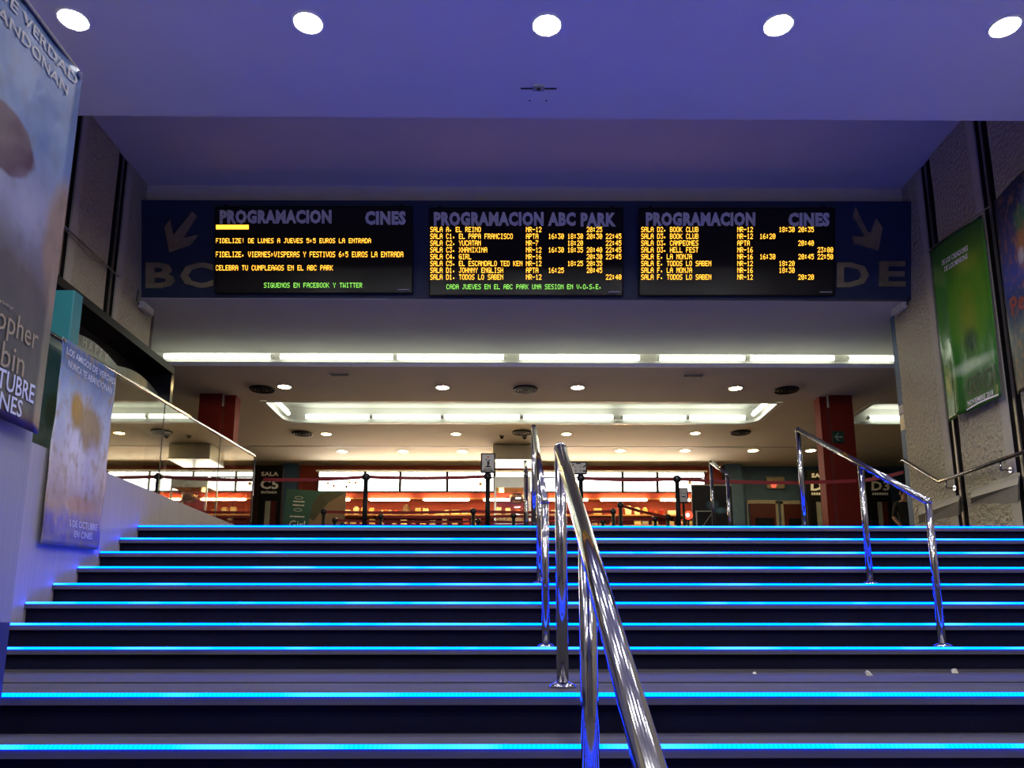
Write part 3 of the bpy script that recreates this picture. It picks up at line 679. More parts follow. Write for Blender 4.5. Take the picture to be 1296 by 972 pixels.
# second banner, hung from the balustrade rail
X2 = XCH+.04; a = UX(142, 470, X2); b = UX(129, 697, X2); c0 = UX(72, 420, X2); d0 = UX(60, 690, X2)
tr2 = Vector((X2, (a.y+b.y)/2, a.z)); br2 = Vector((X2, (a.y+b.y)/2, b.z)); tl2 = Vector((X2, (c0.y+d0.y)/2, c0.z)); bl2 = Vector((X2, (c0.y+d0.y)/2, d0.z))
banner_mat('banner_cream', [(0, (.20, .18, .14)), (.05, (.10, .09, .16)), (.13, (.09, .08, .22)), (.2, (.26, .19, .14)), (.33, (.34, .29, .25)), (.55, (.36, .37, .38)), (.75, (.22, .28, .37)), (.9, (.06, .10, .20)), (1, (.04, .07, .17))],
  [(.45, .52, .36, .26, (.46, .45, .42), .6, .75), (.34, .68, .15, .12, (.26, .14, .01), .4, .95), (.62, .62, .26, .15, (.20, .13, .05), .4, .9), (.40, .50, .12, .10, (.50, .50, .48), .5, .8), (.68, .40, .16, .2, (.34, .32, .38), .5, .6), (.6, .22, .3, .05, (.34, .19, .11), .5, .7)], .45, .85, 5, (.22, .15, .06), .35)
def w2(u, v): return .004*math.sin(9*u)+.004*math.sin(11*v+4*u)+.003*math.sin(23*v)
banner('film_banner', tl2, tr2, br2, bl2, w2, 1, 'pale cream and sky blue film banner hung on the glass balustrade', 'banner_cream',
  [('LOS AMIGOS DE VERDAD', (.06, .925, .96, .962), 'print_greyblue', .01, 0), ('NUNCA TE ABANDONAN', (.10, .865, .92, .902), 'print_greyblue', .01, 0),
   ('5 DE OCTUBRE', (.42, .10, .92, .135), 'print_greyblue', .01, 0), ('EN CINES', (.52, .05, .84, .083), 'print_greyblue', .01, 0)])
# teal totem
c = UX(95, 367, -4.35)
t = thing('advertising_totem', (-4.55, c.y+.1, ZH), 'plain teal box totem behind the pale banner', 'totem')
MB().bevbox((-4.72, c.y, ZH+.05), (-4.35, c.y+.16, c.z), .008).build('body', 'teal', t); MB().box((-4.78, c.y-.05, ZH), (-4.29, c.y+.21, ZH+.05)).build('base', 'black', t)
# black framed display case along the left wall
Xd = XL+.40; pf = UX(221, 470, Xd); pn_ = UX(78, 345, Xd); zt = (pf.z+pn_.z)/2
t = thing('display_case', (XL+.2, (pf.y+pn_.y)/2, ZH), 'black framed display case with gold curtain along the stucco wall', 'display case')
yn_, yf_ = pn_.y-2.0, pf.y
MB().box((XL+.012, yn_, zt-.10), (Xd, yf_, zt)).build('top_beam', 'black', t)
MB().box((XL+.012, yf_-.08, ZH), (Xd, yf_, zt-.10)).build('end_panel', 'black_gloss', t)
MB().box((XL+.012, yn_, ZH), (Xd, yn_+.08, zt-.10)).build('end_panel', 'black_gloss', t)
MB().box((XL+.012, yn_+.08, ZH), (Xd, yf_-.08, ZH+.12)).build('plinth', 'black', t)
MB().box((XL+.012, yn_+.08, ZH+.12), (XL+.03, yf_-.08, zt-.10)).build('back_panel', 'black_gloss', t)
ny = 40; mb = MB(); vs = []
for i in range(ny+1):
    y = yn_+.1+(yf_-yn_-.2)*i/ny; top = zt-.62+.16*abs(math.sin(i*.33)); vs += [(XL+.10+.03*math.sin(i*1.3), y, ZH+.14), (XL+.10+.03*math.sin(i*1.3+.4), y, top)]
mb.add(vs, [(2*i, 2*i+2, 2*i+3, 2*i+1) for i in range(ny)]); o = mb.build('curtain', 'curtain_gold', t, True); o.modifiers.new('thick', 'SOLIDIFY').thickness = .01
# scalloped pale header with faint capitals
mb = MB(); vs = []; n = 48
for i in range(n+1):
    y = yn_+.1+(yf_-yn_-.2)*i/n; vs += [(XL+.24, y, zt-1.05), (XL+.24, y, zt-.42+.09*abs(math.sin(i*math.pi/12)))]
mb.add(vs, [(2*i, 2*i+2, 2*i+3, 2*i+1) for i in range(n)]); o = mb.build('header_panel', 'case_header', t) if 'case_header' in M else mb.build('header_panel', mat('case_header', (.10, .105, .085), .3, var=.35, scale=3, stretch=(1, 2, .4)).name, t)
o.modifiers.new('thick', 'SOLIDIFY').thickness = .01
q0 = UX(104, 436, XL+.25); q1 = UX(136, 452, XL+.25)
mb = MB(); put_text(mb, 'H A P P Y', lambda a, b: Vector((XL+.255, a, b)), (q0.y, (q0.z+q1.z)/2-.04, q1.y, (q0.z+q1.z)/2+.07), 0, 0); mb.build('lettering', 'smooth_strip', t)
# slanted rod across the left wall joints
p0 = UX(78, 283, XL+.05); p1 = UX(150, 350, XL+.05); t = thing('cable_rod', p0, 'thin slanted rod tied across the stucco wall joints above the display case', 'rod')
MB().tube([p0, p1], .012, 8).build('rod', 'bronze_bar', t, True); MB().lathe(p0, [(.04, -.02), (.04, .02)], 8, 'x').build('knot', 'rope', t); MB().tube([p0+Vector((0, 0, -.02)), (p0+p1)/2+Vector((0, 0, -.10)), p1+Vector((0, -.3, .02))], .006, 6).build('cord', 'rope', t)

# ================================================================== RIGHT BANNERS
X = XR-.10
banner_mat('banner_green', [(0, (.02, .10, .012)), (.2, (.03, .16, .02)), (.5, (.045, .20, .015)), (.75, (.05, .20, .018)), (.9, (.04, .15, .02)), (1, (.03, .10, .02))],
  [(.62, .55, .36, .30, (.10, .26, .015), .3, .9), (.60, .50, .20, .20, (.20, .26, .02), .8, .9), (.62, .80, .26, .08, (.20, .30, .03), .8, .7), (.60, .36, .16, .10, (.012, .05, .02), .7, .9), (.55, .235, .5, .045, (.45, .58, .35), .7, .8), (.75, .12, .40, .10, (.02, .085, .02), .5, .9)], .25, .2, 3, (.06, .22, .02), .35)
pa, pb, pc, pd = UX(1182, 312, X), UX(1251, 262, X), UX(1258, 507, X), UX(1195, 537, X)
yl = (pa.y+pd.y)/2; yr = (pb.y+pc.y)/2
def w3(u, v): return .02*math.sin(5*u)+.05*max(0, u-.25)*(1-v)**2+.05*math.exp(-((u-.3)/.07)**2)*(1-v)
banner('film_banner', Vector((X, yl, pa.z)), Vector((X, yr, pb.z)), Vector((X, yr, pc.z)), Vector((X, yl, pd.z)), w3, -1,
  'bright green film banner hung on the stucco wall above the bent handrail', 'banner_green',
  [('DE LOS CREADORES', (.26, .855, .72, .885), 'print_white', .015, .1), ('DE LOS MINIONS', (.30, .812, .70, .842), 'print_white', .015, .1),
   ('GRINCH', (.46, .075, .95, .18), 'print_darkgreen', .02, 0), ('NOVIEMBRE 2018', (.45, .028, .88, .055), 'print_white', .01, 0)],
  [UX(1176, 318, X), pa, pb, UX(1253, 260, X)], shapes=[([(.42, .008), (.62, .016), (.8, .016), (.97, .010), (.97, .018), (.8, .025), (.62, .025), (.42, .015)], 'print_white', 'print_band')])
banner_mat('banner_night', [(0, (.02, .015, .012)), (.1, (.025, .025, .022)), (.25, (.03, .045, .05)), (.42, (.02, .04, .10)), (.55, (.03, .05, .22)), (.75, (.02, .03, .10)), (1, (.012, .015, .03))],
  [(.42, .66, .18, .16, (.30, .12, .02), .5, .8), (.38, .80, .13, .08, (.04, .12, .05), .5, .8), (.34, .62, .06, .05, (.40, .52, .60), .6, .6), (.55, .88, .15, .10, (.16, .20, .24), .8, .6), (.45, .13, .18, .07, (.26, .12, .03), .5, .8), (.30, .30, .18, .08, (.12, .16, .12), .8, .6)], .3, .7, 8, (.30, .13, .03), .2)
pa, pb, pc, pd = UX(1262, 252, X), UX(1296, 222, X), UX(1296, 497, X), UX(1280, 503, X)
yl = (pa.y+pd.y)/2-.02; yr = yl-1.12; zt_, zb_ = pa.z, pd.z
q = [UX(1283, 395, X), UX(1297, 392, X)]
def w4(u, v): return .02*math.sin(5*u)+.01*math.sin(4*v)
u0 = (q[0].y-yl)/(yr-yl); u1 = (q[1].y-yl)/(yr-yl); v0 = (q[1].z-zb_)/(zt_-zb_)
banner('film_banner', Vector((X, yl, zt_)), Vector((X, yr, zt_+.10)), Vector((X, yr, zb_)), Vector((X, yl, zb_)), w4, -1,
  'dark blue film banner with orange swirls beside the green banner', 'banner_night', [('Pes', (u0, v0-.005, u0+.32, v0+.085), 'print_red', .03, 0)], None,
  shapes=[([(.18, .03), (.5, .035), (.5, .042), (.18, .037)], 'print_white', 'print_band')])

# ================================================================== FOYER: COLUMNS AND EXIT SIGN
for (px0, px1, lab) in ((248, 292, 'tall red steel column behind the glass balustrade'), (1044, 1083, 'tall red steel column carrying the green arrow sign')):
    y = UZ(660, 499, ZC).y; xa_, xb_ = UY(px0, 560, y).x, UY(px1, 560, y).x; s = 1 if px0 < 600 else -1
    t = thing('steel_column', ((xa_+xb_)/2, y+.25, ZH), lab, 'column', 'red foyer columns')
    if s == 1:
        MB().box((xa_, y, ZH), (xa_+.40, y+.45, ZC)).build('shaft', 'red_column', t); MB().box((xa_+.40, y+.10, ZH), (xb_, y+.36, ZC)).build('flange', 'red_column', t); MB().box((xa_+.40, y+.02, ZC-.22), (xa_+.425, y+.05, ZC)).build('conduit', 'paper', t)
        MB().box((xa_+.40, y+.05, ZH), (xa_+.43, y+.09, ZC)).build('edge_strip', 'dark_red', t)
    else:
        MB().box((xb_-.40, y, ZH), (xb_, y+.45, ZC)).build('shaft', 'red_column', t); MB().box((xa_, y+.10, ZH), (xb_-.40, y+.36, ZC)).build('flange', 'red_column', t); MB().box((xb_-.44, y+.02, ZC-.22), (xb_-.415, y+.05, ZC)).build('conduit', 'paper', t)
        MB().box((xb_-.44, y+.05, ZH), (xb_-.40, y+.09, ZC)).build('edge_strip', 'dark_red', t)
        c = UY(1061, 553, y-.02)
        s_ = thing('exit_sign', c, 'dark green sign with a pale left arrow on the red column', 'sign')
        MB().box((c.x-.10, y-.02, c.z-.105), (c.x+.10, y, c.z+.105)).build('plate', 'exit_green', s_)
        A = lambda p: [Vector((c.x+a*.1, y-.024, c.z+b*.1)) for a, b in p]
        MB().slab(A([(-.75, 0), (-.05, .7), (.22, .7), (-.30, .15), (.75, .15), (.75, -.15), (-.30, -.15), (.22, -.7), (-.05, -.7)]), (0, 1, 0), .004).build('arrow', 'exit_arrow', s_)

# ================================================================== SNACK COUNTER
YM = YB-.55
wtop = UY(640, 598, YM).z; wbot = UY(640, 621.5, YM).z; wm1 = UY(640, 603.5, YM).z; wm0 = UY(640, 605.5, YM).z
xs = [402, 462, 506.5, 566, 626, 680, 735, 788, 832, 893]
labs = ['lit white menu box with yellow snack pictures at the end by the green poster', 'blank lit white menu box second from the green poster', 'blank lit white menu box third from the green poster', 'lit white menu box beside the sign post with the figure',
        'lit white menu box behind the popcorn machine', 'lit white menu box next to the popcorn machine behind the thick handrail', 'lit white menu box behind the landscape sign', 'blank lit white menu box second from the dark poster', 'lit white menu box at the end by the dark poster']
for i in range(9):
    xa_, xb_ = UY(xs[i], 610, YM).x, UY(xs[i+1], 610, YM).x
    t = thing('menu_box', ((xa_+xb_)/2, YM, wbot), labs[i], 'menu sign', 'lit menu boxes over the counter')
    MB().box((xa_, YM, wbot-.03), (xb_, YM+.2, wtop+.02)).build('casing', 'black', t)
    g = .035
    MB().box((xa_+g, YM-.012, wm1), (xb_-g, YM, wtop)).build('header_pane', 'menu_light', t); mp_ = MB().box((xa_+g, YM-.012, wbot), (xb_-g, YM, wm0)).build('menu_pane', 'menu_light', t)
    def pic(px, py, rr, m, nm='food_picture'):
        p = UY(px, py, YM-.016); MB().lathe((p.x, YM-.018, p.z), [(rr, 0), (rr*.9, .004)], 10, 'y').build(nm, m, mp_)
    if i == 0:
        for (px, py, m) in ((415, 611.5, 'popcorn_yellow'), (422.5, 615, 'cup_orange'), (438.5, 616, 'print_black'), (442, 610.5, 'popcorn_yellow'), (450, 611, 'popcorn_yellow')): pic(px, py, .035, m)
    if i == 3: pic(608, 612.5, .045, 'popcorn_yellow')
    if i == 8: pic(873, 611, .045, 'popcorn_yellow')
xa_, xb_ = UY(402, 610, YM).x, UY(893, 610, YM).x
t = thing('menu_canopy', ((xa_+xb_)/2, YB-.3, wtop+.02), 'long cream ledge running over the lit menu boxes', 'ledge')
MB().box((xa_-.05, YM-.03, wtop+.02), (xb_+.05, YB, wtop+.055)).build('ledge', 'cream_wall', t); MB().box((xa_-.05, YM+.1, wtop+.055), (xb_+.05, YM+.14, wtop+.075)).build('lip', 'cream_wall', t)
# bulkhead carrying the menus, red panel and the tubes below it
t = thing('counter_fascia', ((xa_+xb_)/2, YM+.3, wbot-.3), 'red fascia panel under the lit menu boxes', 'fascia')
zl = UY(640, 630, YM).z
MB().box((xa_, YM+.05, zl), (xb_, YM+.16, wbot-.03)).build('panel', 'red_wall', t); MB().box((xa_, YM+.04, zl-.02), (xb_, YM+.17, zl)).build('edge_strip', 'shelf_wood', t)
for (pa, pb) in ((421, 443), (467, 518.5), (536, 594), (612, 668), (694, 744), (760, 819), (836, 874)):
    x0, x1 = UY(pa, 632.5, YM).x, UY(pb, 632.5, YM).x; z = UY(640, 632.5, YM).z
    t = thing('shelf_light', ((x0+x1)/2, YM, z), 'warm tube lamp under the menu boxes above the snack shelf', 'tube light', 'tube lamps over the snack shelf')
    MB().lathe((0, YM+.0, z), [(.018, x0), (.03, x0+.03), (.03, x1-.03), (.018, x1)], 10, 'x').build('tube', 'shelf_tube', t, True); MB().box((x0+.05, YM+.02, z-.02), (x1-.05, YM+.05, z+.03)).build('batten', 'trim_white', t)
# shelves and their goods
YSH = YB-.30
def shelf(px0, px1, py, label):
    x0, x1 = UY(px0, py, YSH).x, UY(px1, py, YSH).x; z = UY(640, py, YSH-.14).z
    t = thing('wall_shelf', ((x0+x1)/2, YSH, z-.03), label, 'shelf', 'snack shelves')
    MB().box((x0, YSH-.14, z-.03), (x1, YB, z)).build('board', 'shelf_wood', t)
    for k in range(5):
        xx = x0+(x1-x0)*(k+.5)/5; MB().box((xx-.015, YSH-.05, z-.15), (xx+.015, YB, z-.03)).build('bracket', 'dark_red', t)
    return z
ZS1 = shelf(425, 900, 651, 'long wooden snack shelf below the warm tube lamps'); ZS2 = shelf(425, 900, 664, 'lower wooden snack shelf just above the barrier belts')
def tub(px, w_, h_, z, m, lab, grp, kind='tub'):
    x = UY(px, 645, YSH).x; y = YSH+random.uniform(-.03, .05)
    t = thing(kind, (x, y, z), lab, kind.replace('_', ' '), grp)
    if kind == 'popcorn_tub':
        a, b = w_*.38, w_*.5
        MB().hexa([(x-a, y-a, z), (x+a, y-a, z), (x+a, y+a, z), (x-a, y+a, z), (x-b, y-b, z+h_), (x+b, y-b, z+h_), (x+b, y+b, z+h_), (x-b, y+b, z+h_)]).build('box', m, t)
        mb = MB()
        for k in range(7): mb.lathe((x+random.uniform(-.7, .7)*b, y+random.uniform(-.7, .7)*b, z+h_), [(.012, -.01), (.03, .015), (.01, .04)], 6)
        mb.build('popcorn', 'popcorn_cream', t)
    elif kind == 'drink_cup':
        MB().lathe((x, y, z), [(w_*.35, 0), (w_*.5, h_*.9), (w_*.53, h_*.92), (w_*.5, h_)], 12).build('cup', m, t, True); MB().tube([(x, y, z+h_), (x+.02, y, z+h_*1.3)], .008, 6).build('straw', 'cup_red', t)
    else:
        MB().bevbox((x-w_/2, y-.07, z), (x+w_/2, y+.07, z+h_), .01).build('pack', m, t); MB().box((x-w_*.35, y-.073, z+h_*.3), (x+w_*.35, y-.07, z+h_*.7)).build('label_print', 'popcorn_cream', t)
for (px, w_, h_, m) in ((451, .13, .17, 'popcorn_cream'), (460, .12, .15, 'popcorn_yellow'), (470, .12, .15, 'popcorn_yellow'), (529.5, .14, .13, 'popcorn_yellow'), (539, .14, .13, 'popcorn_cream'), (631, .13, .16, 'popcorn_cream'), (643, .13, .16, 'popcorn_cream'), (795, .16, .20, 'popcorn_cream'), (806, .14, .16, 'popcorn_cream'), (816, .12, .16, 'popcorn_yellow')):
    tub(px, w_, h_, ZS1, m, 'filled popcorn tub on the upper snack shelf', 'popcorn tubs', 'popcorn_tub')
for (px, m) in ((482, 'popcorn_cream'), (488, 'cup_orange'), (494, 'popcorn_cream'), (500, 'cup_red'), (824, 'cup_red'), (831, 'cup_orange'), (837, 'cup_red'), (746, 'cup_red'), (768, 'cup_red')):
    tub(px, .10, .12, ZS1, m, 'small drink cup with straw on the upper snack shelf', 'drink cups', 'drink_cup')
for (px, w_, h_, m) in ((440, .16, .12, 'snack_mixed'), (557, .28, .05, 'popcorn_yellow'), (566, .10, .12, 'popcorn_cream'), (577, .22, .13, 'popcorn_yellow'), (590, .24, .09, 'popcorn_yellow'), (656, .1, .14, 'cup_orange'), (702, .18, .12, 'snack_mixed'), (756, .2, .17, 'popcorn_yellow'), (850, .2, .12, 'popcorn_cream')):
    tub(px, w_, h_, ZS1, m, 'snack packet on the upper snack shelf', 'snack packets above', 'snack_pack')
PK = [('snack_mixed', 'mottled brown'), ('popcorn_cream', 'cream'), ('cup_red', 'red'), ('popcorn_yellow', 'yellow'), ('paper', 'whitish')]
for k, px in enumerate((437, 448, 459, 472, 484, 500, 512, 524, 536, 548, 563, 576, 590, 604, 634, 650, 663, 700, 712, 742, 752, 762, 774, 806, 816, 828, 848, 862, 872)):
    tub(px, random.uniform(.11, .17), random.uniform(.08, .17), ZS2, PK[k % 5][0], PK[k % 5][1]+' snack packet on the lower snack shelf', 'snack packets below', 'snack_pack')
# brown mottled bundle on the shelf
x = UY(514, 645, YSH).x; t = thing('shelf_ornament', (x, YSH, ZS1), 'brown mottled cone-shaped bundle on the upper snack shelf', 'ornament')
MB().lathe((x, YSH, ZS1), [(.09, 0), (.12, .05), (.11, .12), (.08, .17), (.07, .20), (.075, .24), (.03, .27)], 12).build('body', 'brown_lump', t, True)
MB().lathe((x+.05, YSH-.07, ZS1+.06), [(.02, -.03), (.04, 0), (.02, .03)], 8).build('tuft', 'snack_mixed', t, True)
# popcorn machine under its steel hood
YPM = 17.3
def hood(px0, px1, py0, py1, Y, label):
    z0 = UY(640, py1, Y).z; x0, x1 = UY(px0, 570, Y).x, UY(px1, 570, Y).x
    t = thing('extractor_hood', ((x0+x1)/2, Y+.4, z0), label, 'extractor hood', 'steel hoods')
    MB().bevbox((x0, Y, z0), (x1, Y+.9, ZC-.01), .012).build('canopy', 'steel', t)
    MB().box((x0-.01, Y-.012, z0-.03), (x1+.01, Y+.9, z0)).build('rim', 'steel', t)
    MB().box((x0+.04, Y+.04, z0-.02), (x1-.04, Y+.86, z0-.005)).build('filter', 'bronze_bar', t)
    return x0, x1, z0
x0, x1, z0 = hood(623.5, 676, 562, 580, YPM, 'brushed steel extractor hood over the popcorn machine')
xm0, xm1 = UY(625.5, 640, YPM+.1).x, UY(672, 640, YPM+.1).x; zt_ = UY(640, 603, YPM+.1).z; zg = UY(640, 617, YPM+.1).z
t = thing('popcorn_machine', ((xm0+xm1)/2, YPM+.4, ZH), 'tall steel and glass popcorn machine with hanging kettle under the hood', 'popcorn machine')
MB().box((xm0, YPM+.1, zg), (xm1, YPM+.75, zt_)).build('head', 'steel', t)
MB().box((xm0, YPM+.1, ZH), (xm1, YPM+.75, ZH+1.15)).build('base_cabinet', 'steel', t)
for xx in (xm0, xm1-.035):
    for yy in (YPM+.1, YPM+.715): MB().box((xx, yy, ZH+1.15), (xx+.035, yy+.035, zg)).build('corner_post', 'steel', t)
MB().box((xm0+.035, YPM+.11, ZH+1.15), (xm1-.035, YPM+.118, zg)).build('glass_front', 'machine_glass', t)
cx = (xm0+xm1)/2+.10; zk = UY(640, 630, YPM+.4).z
k = MB().lathe((cx, YPM+.42, zk), [(.10, -.12), (.16, -.10), (.17, .05), (.15, .08), (.03, .09)], 18).build('kettle', 'kettle', t, True); MB().tube([(cx, YPM+.42, zk+.08), (cx, YPM+.42, zg)], .012, 8).build('hanger', 'steel', k); MB().tube([(cx-.17, YPM+.42, zk), (cx-.27, YPM+.42, zk+.03)], .012, 8).build('crank_handle', 'black', k)
MB().lathe((xm0+.16, YPM+.35, zg-.03), [(.06, -.03), (.05, .03)], 12).build('heat_lamp', 'machine_lamp', t)
mb = MB()
for i in range(160): mb.lathe((random.uniform(xm0+.06, xm1-.06), random.uniform(YPM+.15, YPM+.68), ZH+1.16+random.uniform(0, .22)), [(.012, -.02), (.035, 0), (.012, .02)], 5)
o = mb.build('popcorn', 'popcorn_cream', t); o['kind'] = 'stuff'

# ================================================================== BARRIERS
def stanchion(px, py, label, grp, h=.97):
    top = ZH+h; k = (807-py); w_ = 1018.7*(top-EYE)/k; p = UY(px, py, (w_-(top-EYE)*math.sin(TH))/math.cos(TH))
    t = thing('barrier_post', (p.x, p.y, ZH), label, 'barrier post', grp)
    MB().lathe((p.x, p.y, ZH), [(.17, 0), (.17, .015), (.05, .04), (.035, .05)], 20).build('base', 'black', t, True)
    MB().lathe((p.x, p.y, ZH), [(.034, .045), (.034, h-.09)], 14).build('pole', 'black', t, True)
    bh = MB().lathe((p.x, p.y, ZH), [(.04, h-.09), (.045, h-.08), (.045, h-.01), (.035, h)], 14).build('belt_head', 'black_gloss', t, True)
    for dx in (-.042, .042): MB().box((p.x+dx-.010, p.y-.02, ZH+h-.085), (p.x+dx+.010, p.y+.02, ZH+h-.02)).build('belt_clip', 'black', bh)
    return t, Vector((p.x, p.y, ZH+h-.05))
def belt(root, a, b, sag=.02):
    n = 6; vs = []
    d = Vector((b.x-a.x, b.y-a.y, 0)).normalized(); a = a+d*.05; b = b-d*.05; nn = Vector((-d.y, d.x, 0))*.002
    for i in range(n+1):
        f = i/n; p = a*(1-f)+b*f; p.z -= sag*4*f*(1-f); vs += [p+Vector((0, 0, -.025))-nn, p+Vector((0, 0, .025))-nn, p+Vector((0, 0, .025))+nn, p+Vector((0, 0, -.025))+nn]
    fs = []
    for i in range(n):
        q = 4*i; fs += [(q, q+1, q+5, q+4), (q+1, q+2, q+6, q+5), (q+2, q+3, q+7, q+6), (q+3, q, q+4, q+7)]
    MB().add(vs, fs+[(0, 3, 2, 1), (4*n, 4*n+1, 4*n+2, 4*n+3)]).build('belt', 'belt_red', root)
front = [stanchion(463.5, 600, 'black belt barrier post at the head of the steps beside the green poster', 'front barrier posts'), stanchion(617.5, 599, 'black belt barrier post carrying the portrait figure sign', 'front barrier posts'),
         stanchion(735, 601, 'black belt barrier post carrying the landscape arrow sign', 'front barrier posts'), stanchion(856.5, 602, 'black belt barrier post beside the small access sign', 'front barrier posts')]
wl_p = Vector((XL+.7, front[0][1].y, front[0][1].z-.03)); wr_p = Vector((XR+.0, YE_R+.05, front[3][1].z+.06))
belt(front[0][0], front[0][1], Vector((UY(326, 605, front[0][1].y).x, front[0][1].y+.1, front[0][1].z-.02))); belt(front[0][0], front[0][1], front[1][1]); belt(front[2][0], front[2][1], front[3][1])
belt(front[3][0], front[3][1], Vector((UY(1088, 604, front[3][1].y).x, front[3][1].y, front[3][1].z-.02)), .04)
belt(front[3][0], Vector((UY(1088, 604, front[3][1].y).x, front[3][1].y, front[3][1].z-.02)), wr_p, .01)
rows = [[(410, 645, 'standing before the skin-toned half of the green poster'), (599, 644, 'behind the portrait figure sign'), (776, 644, 'left of the tallest queue post by the popcorn tubs')],
 [(482, 651, 'below the drink cups'), (650, 650, 'before the popcorn machine'), (829, 654, 'below the cups near the access sign')],
 [(424, 656, 'low before the edge of the green poster'), (605, 657, 'half hidden behind the portrait sign post'), (763, 657, 'low below the yellow snack packet')],
 [(785, 636, 'standing tallest of the queue posts by the popcorn tubs'), (845, 651, 'next to the access sign post')], [(434, 662, 'barely showing at the corner of the green poster'), (700, 661, 'mostly hidden behind the thick handrail')]]
for j, rw in enumerate(rows):
    prev = None
    for (px, py, lb) in rw:
        s = stanchion(px, py, 'black queue barrier post '+lb, 'queue barrier posts')
        if prev: belt(prev[0], prev[1], s[1])
        prev = s
# signs on posts
def post_sign(c, w_, h_, label, lines, pict=None, stem=None):
    t = thing('barrier_sign', c, label, 'sign')
    x, y, z = c
    MB().bevbox((x-w_/2, y-.02, z), (x+w_/2, y+.02, z+h_), .008).build('frame', 'black', t)
    sh = MB().box((x-w_/2+.02, y-.024, z+.02), (x+w_/2-.02, y-.019, z+h_-.02)).build('sheet', 'paper', t)
    for (s, a0, b0, a1, b1, m) in lines:
        mb = MB(); put_text(mb, s, lambda a, b: Vector((x+a*w_, y-.026, z+b*h_)), (a0-.5, b0, a1-.5, b1), .01); mb.build('lettering', m, sh)
    if pict:
        for (poly, m) in pict: MB().slab([Vector((x+(a-.5)*w_, y-.027, z+b*h_)) for a, b in poly], (0, 1, 0), .002).build('pictogram', m, sh)
    if stem: MB().lathe((x, y, stem), [(.15, 0), (.15, .012), (.03, .03), (.022, .04), (.022, z-stem+.02)], 14).build('stand', 'black', t, True)
    return t
def circ(cx, cy, rx, ry, n=10): return [(cx+rx*math.cos(2*math.pi*i/n), cy+ry*math.sin(2*math.pi*i/n)) for i in range(n)]
p = front[1][1]; s = .0112
post_sign((UY(617.7, 588, p.y).x, p.y, p.z+.05), .21, .29, 'portrait sign with a black figure pictogram above its barrier post', [('#36', .2, .16, .8, .20, 'print_black'), ('#625', .14, .09, .86, .13, 'print_black')],
  [(circ(.5, .80, .07, .05), 'cup_red'), (circ(.40, .66, .05, .04), 'print_black'), (circ(.58, .62, .05, .05), 'print_black'), ([(.42, .58), (.58, .58), (.62, .42), (.46, .40)], 'print_black'), ([(.30, .27), (.72, .27), (.66, .34), (.54, .36), (.58, .42), (.44, .42), (.44, .34), (.34, .33)], 'print_black')])
p = front[2][1]
post_sign((UY(732, 592, p.y).x, p.y, p.z+.052), .25, .19, 'landscape sign with two arrows and hall letters above its barrier post', [('#5', .36, .80, .64, .88, 'print_black'), ('C', .28, .50, .36, .64, 'print_black'), ('D', .60, .50, .68, .64, 'print_black'), ('B', .30, .20, .38, .36, 'print_black'), ('E', .58, .20, .66, .36, 'print_black'), ('#4', .74, .2, .92, .32, 'print_black')],
  [([(.08, .62), (.20, .82), (.24, .78), (.14, .58)], 'print_black'), ([(.92, .66), (.78, .50), (.74, .56), (.88, .74)], 'print_black')])
p = Vector((0, 12.6, 0)); c = UY(865, 637, 12.6)
post_sign((c.x, 12.6, c.z), .155, .25, 'small portrait access sign on its own thin stand by the dark poster', [('ACCESO', .16, .60, .84, .68, 'print_black'), ('#5', .28, .38, .72, .45, 'print_black')], None, ZH)

# ================================================================== FOYER POSTERS, DOORS AND HALL SIGNS
# green poster on a stand
YP = 17.2
pts = [UY(355, 668, YP), UY(434, 668, YP), UY(434, 621.5, YP), UY(358, 617, YP)]
t = thing('poster_stand', ((pts[0].x+pts[1].x)/2, YP, ZH), 'leaning green poster with a skin-toned rounded shape behind the barriers', 'poster')
x0, x1 = pts[0].x, pts[1].x; z0 = ZH+.04
def yy(z): return YP+.10*(z-ZH)
q = [Vector((x0, yy(z0), z0)), Vector((x1, yy(z0), z0)), Vector((x1, yy(pts[2].z), pts[2].z)), Vector((x0+.04, yy(pts[3].z), pts[3].z))]
banner_mat('poster_green', [(0, (.035, .11, .105)), (.5, (.04, .115, .10)), (1, (.055, .135, .11))], [], .4, .1, 3, (.05, .15, .13), .1)
mb = MB(); nn_ = 8
for j in range(nn_+1):
    for i in range(nn_+1):
        u, v = i/nn_, j/nn_; mb.v.append((q[0]*(1-u)+q[1]*u)*(1-v)+(q[3]*(1-u)+q[2]*u)*v)
mb.uv = [(i/nn_, j/nn_) for j in range(nn_+1) for i in range(nn_+1)]; mb.f = [(j*(nn_+1)+i, j*(nn_+1)+i+1, (j+1)*(nn_+1)+i+1, (j+1)*(nn_+1)+i) for j in range(nn_) for i in range(nn_)]
o = mb.build('board', 'poster_green', t); md = o.modifiers.new('thick', 'SOLIDIFY'); md.thickness = .02; md.offset = 0
def qp(u, v, off=.016): p = (q[0]*(1-u)+q[1]*u)*(1-v)+(q[3]*(1-u)+q[2]*u)*v; return p+Vector((0, -off, 0))
mat('poster_skin', (.22, .14, .08), .5, var=.12, scale=3); mat('poster_hair', (.06, .06, .035), .5, var=.2, scale=4)
MB().add([qp(*a, .018) for a in [(.995, 0), (.995, .985), (.62, .985), (.52, .93), (.455, .82), (.42, .66), (.43, .52), (.46, .35), (.55, .1), (.60, 0)]], [tuple(range(10))]).build('printed_shape', 'poster_skin', o)
MB().add([qp(*a, .020) for a in [(.995, .985), (.62, .985), (.52, .93), (.455, .82), (.42, .66), (.50, .62), (.58, .72), (.72, .86), (.9, .95)]], [tuple(range(9))]).build('printed_shape', 'poster_hair', o)
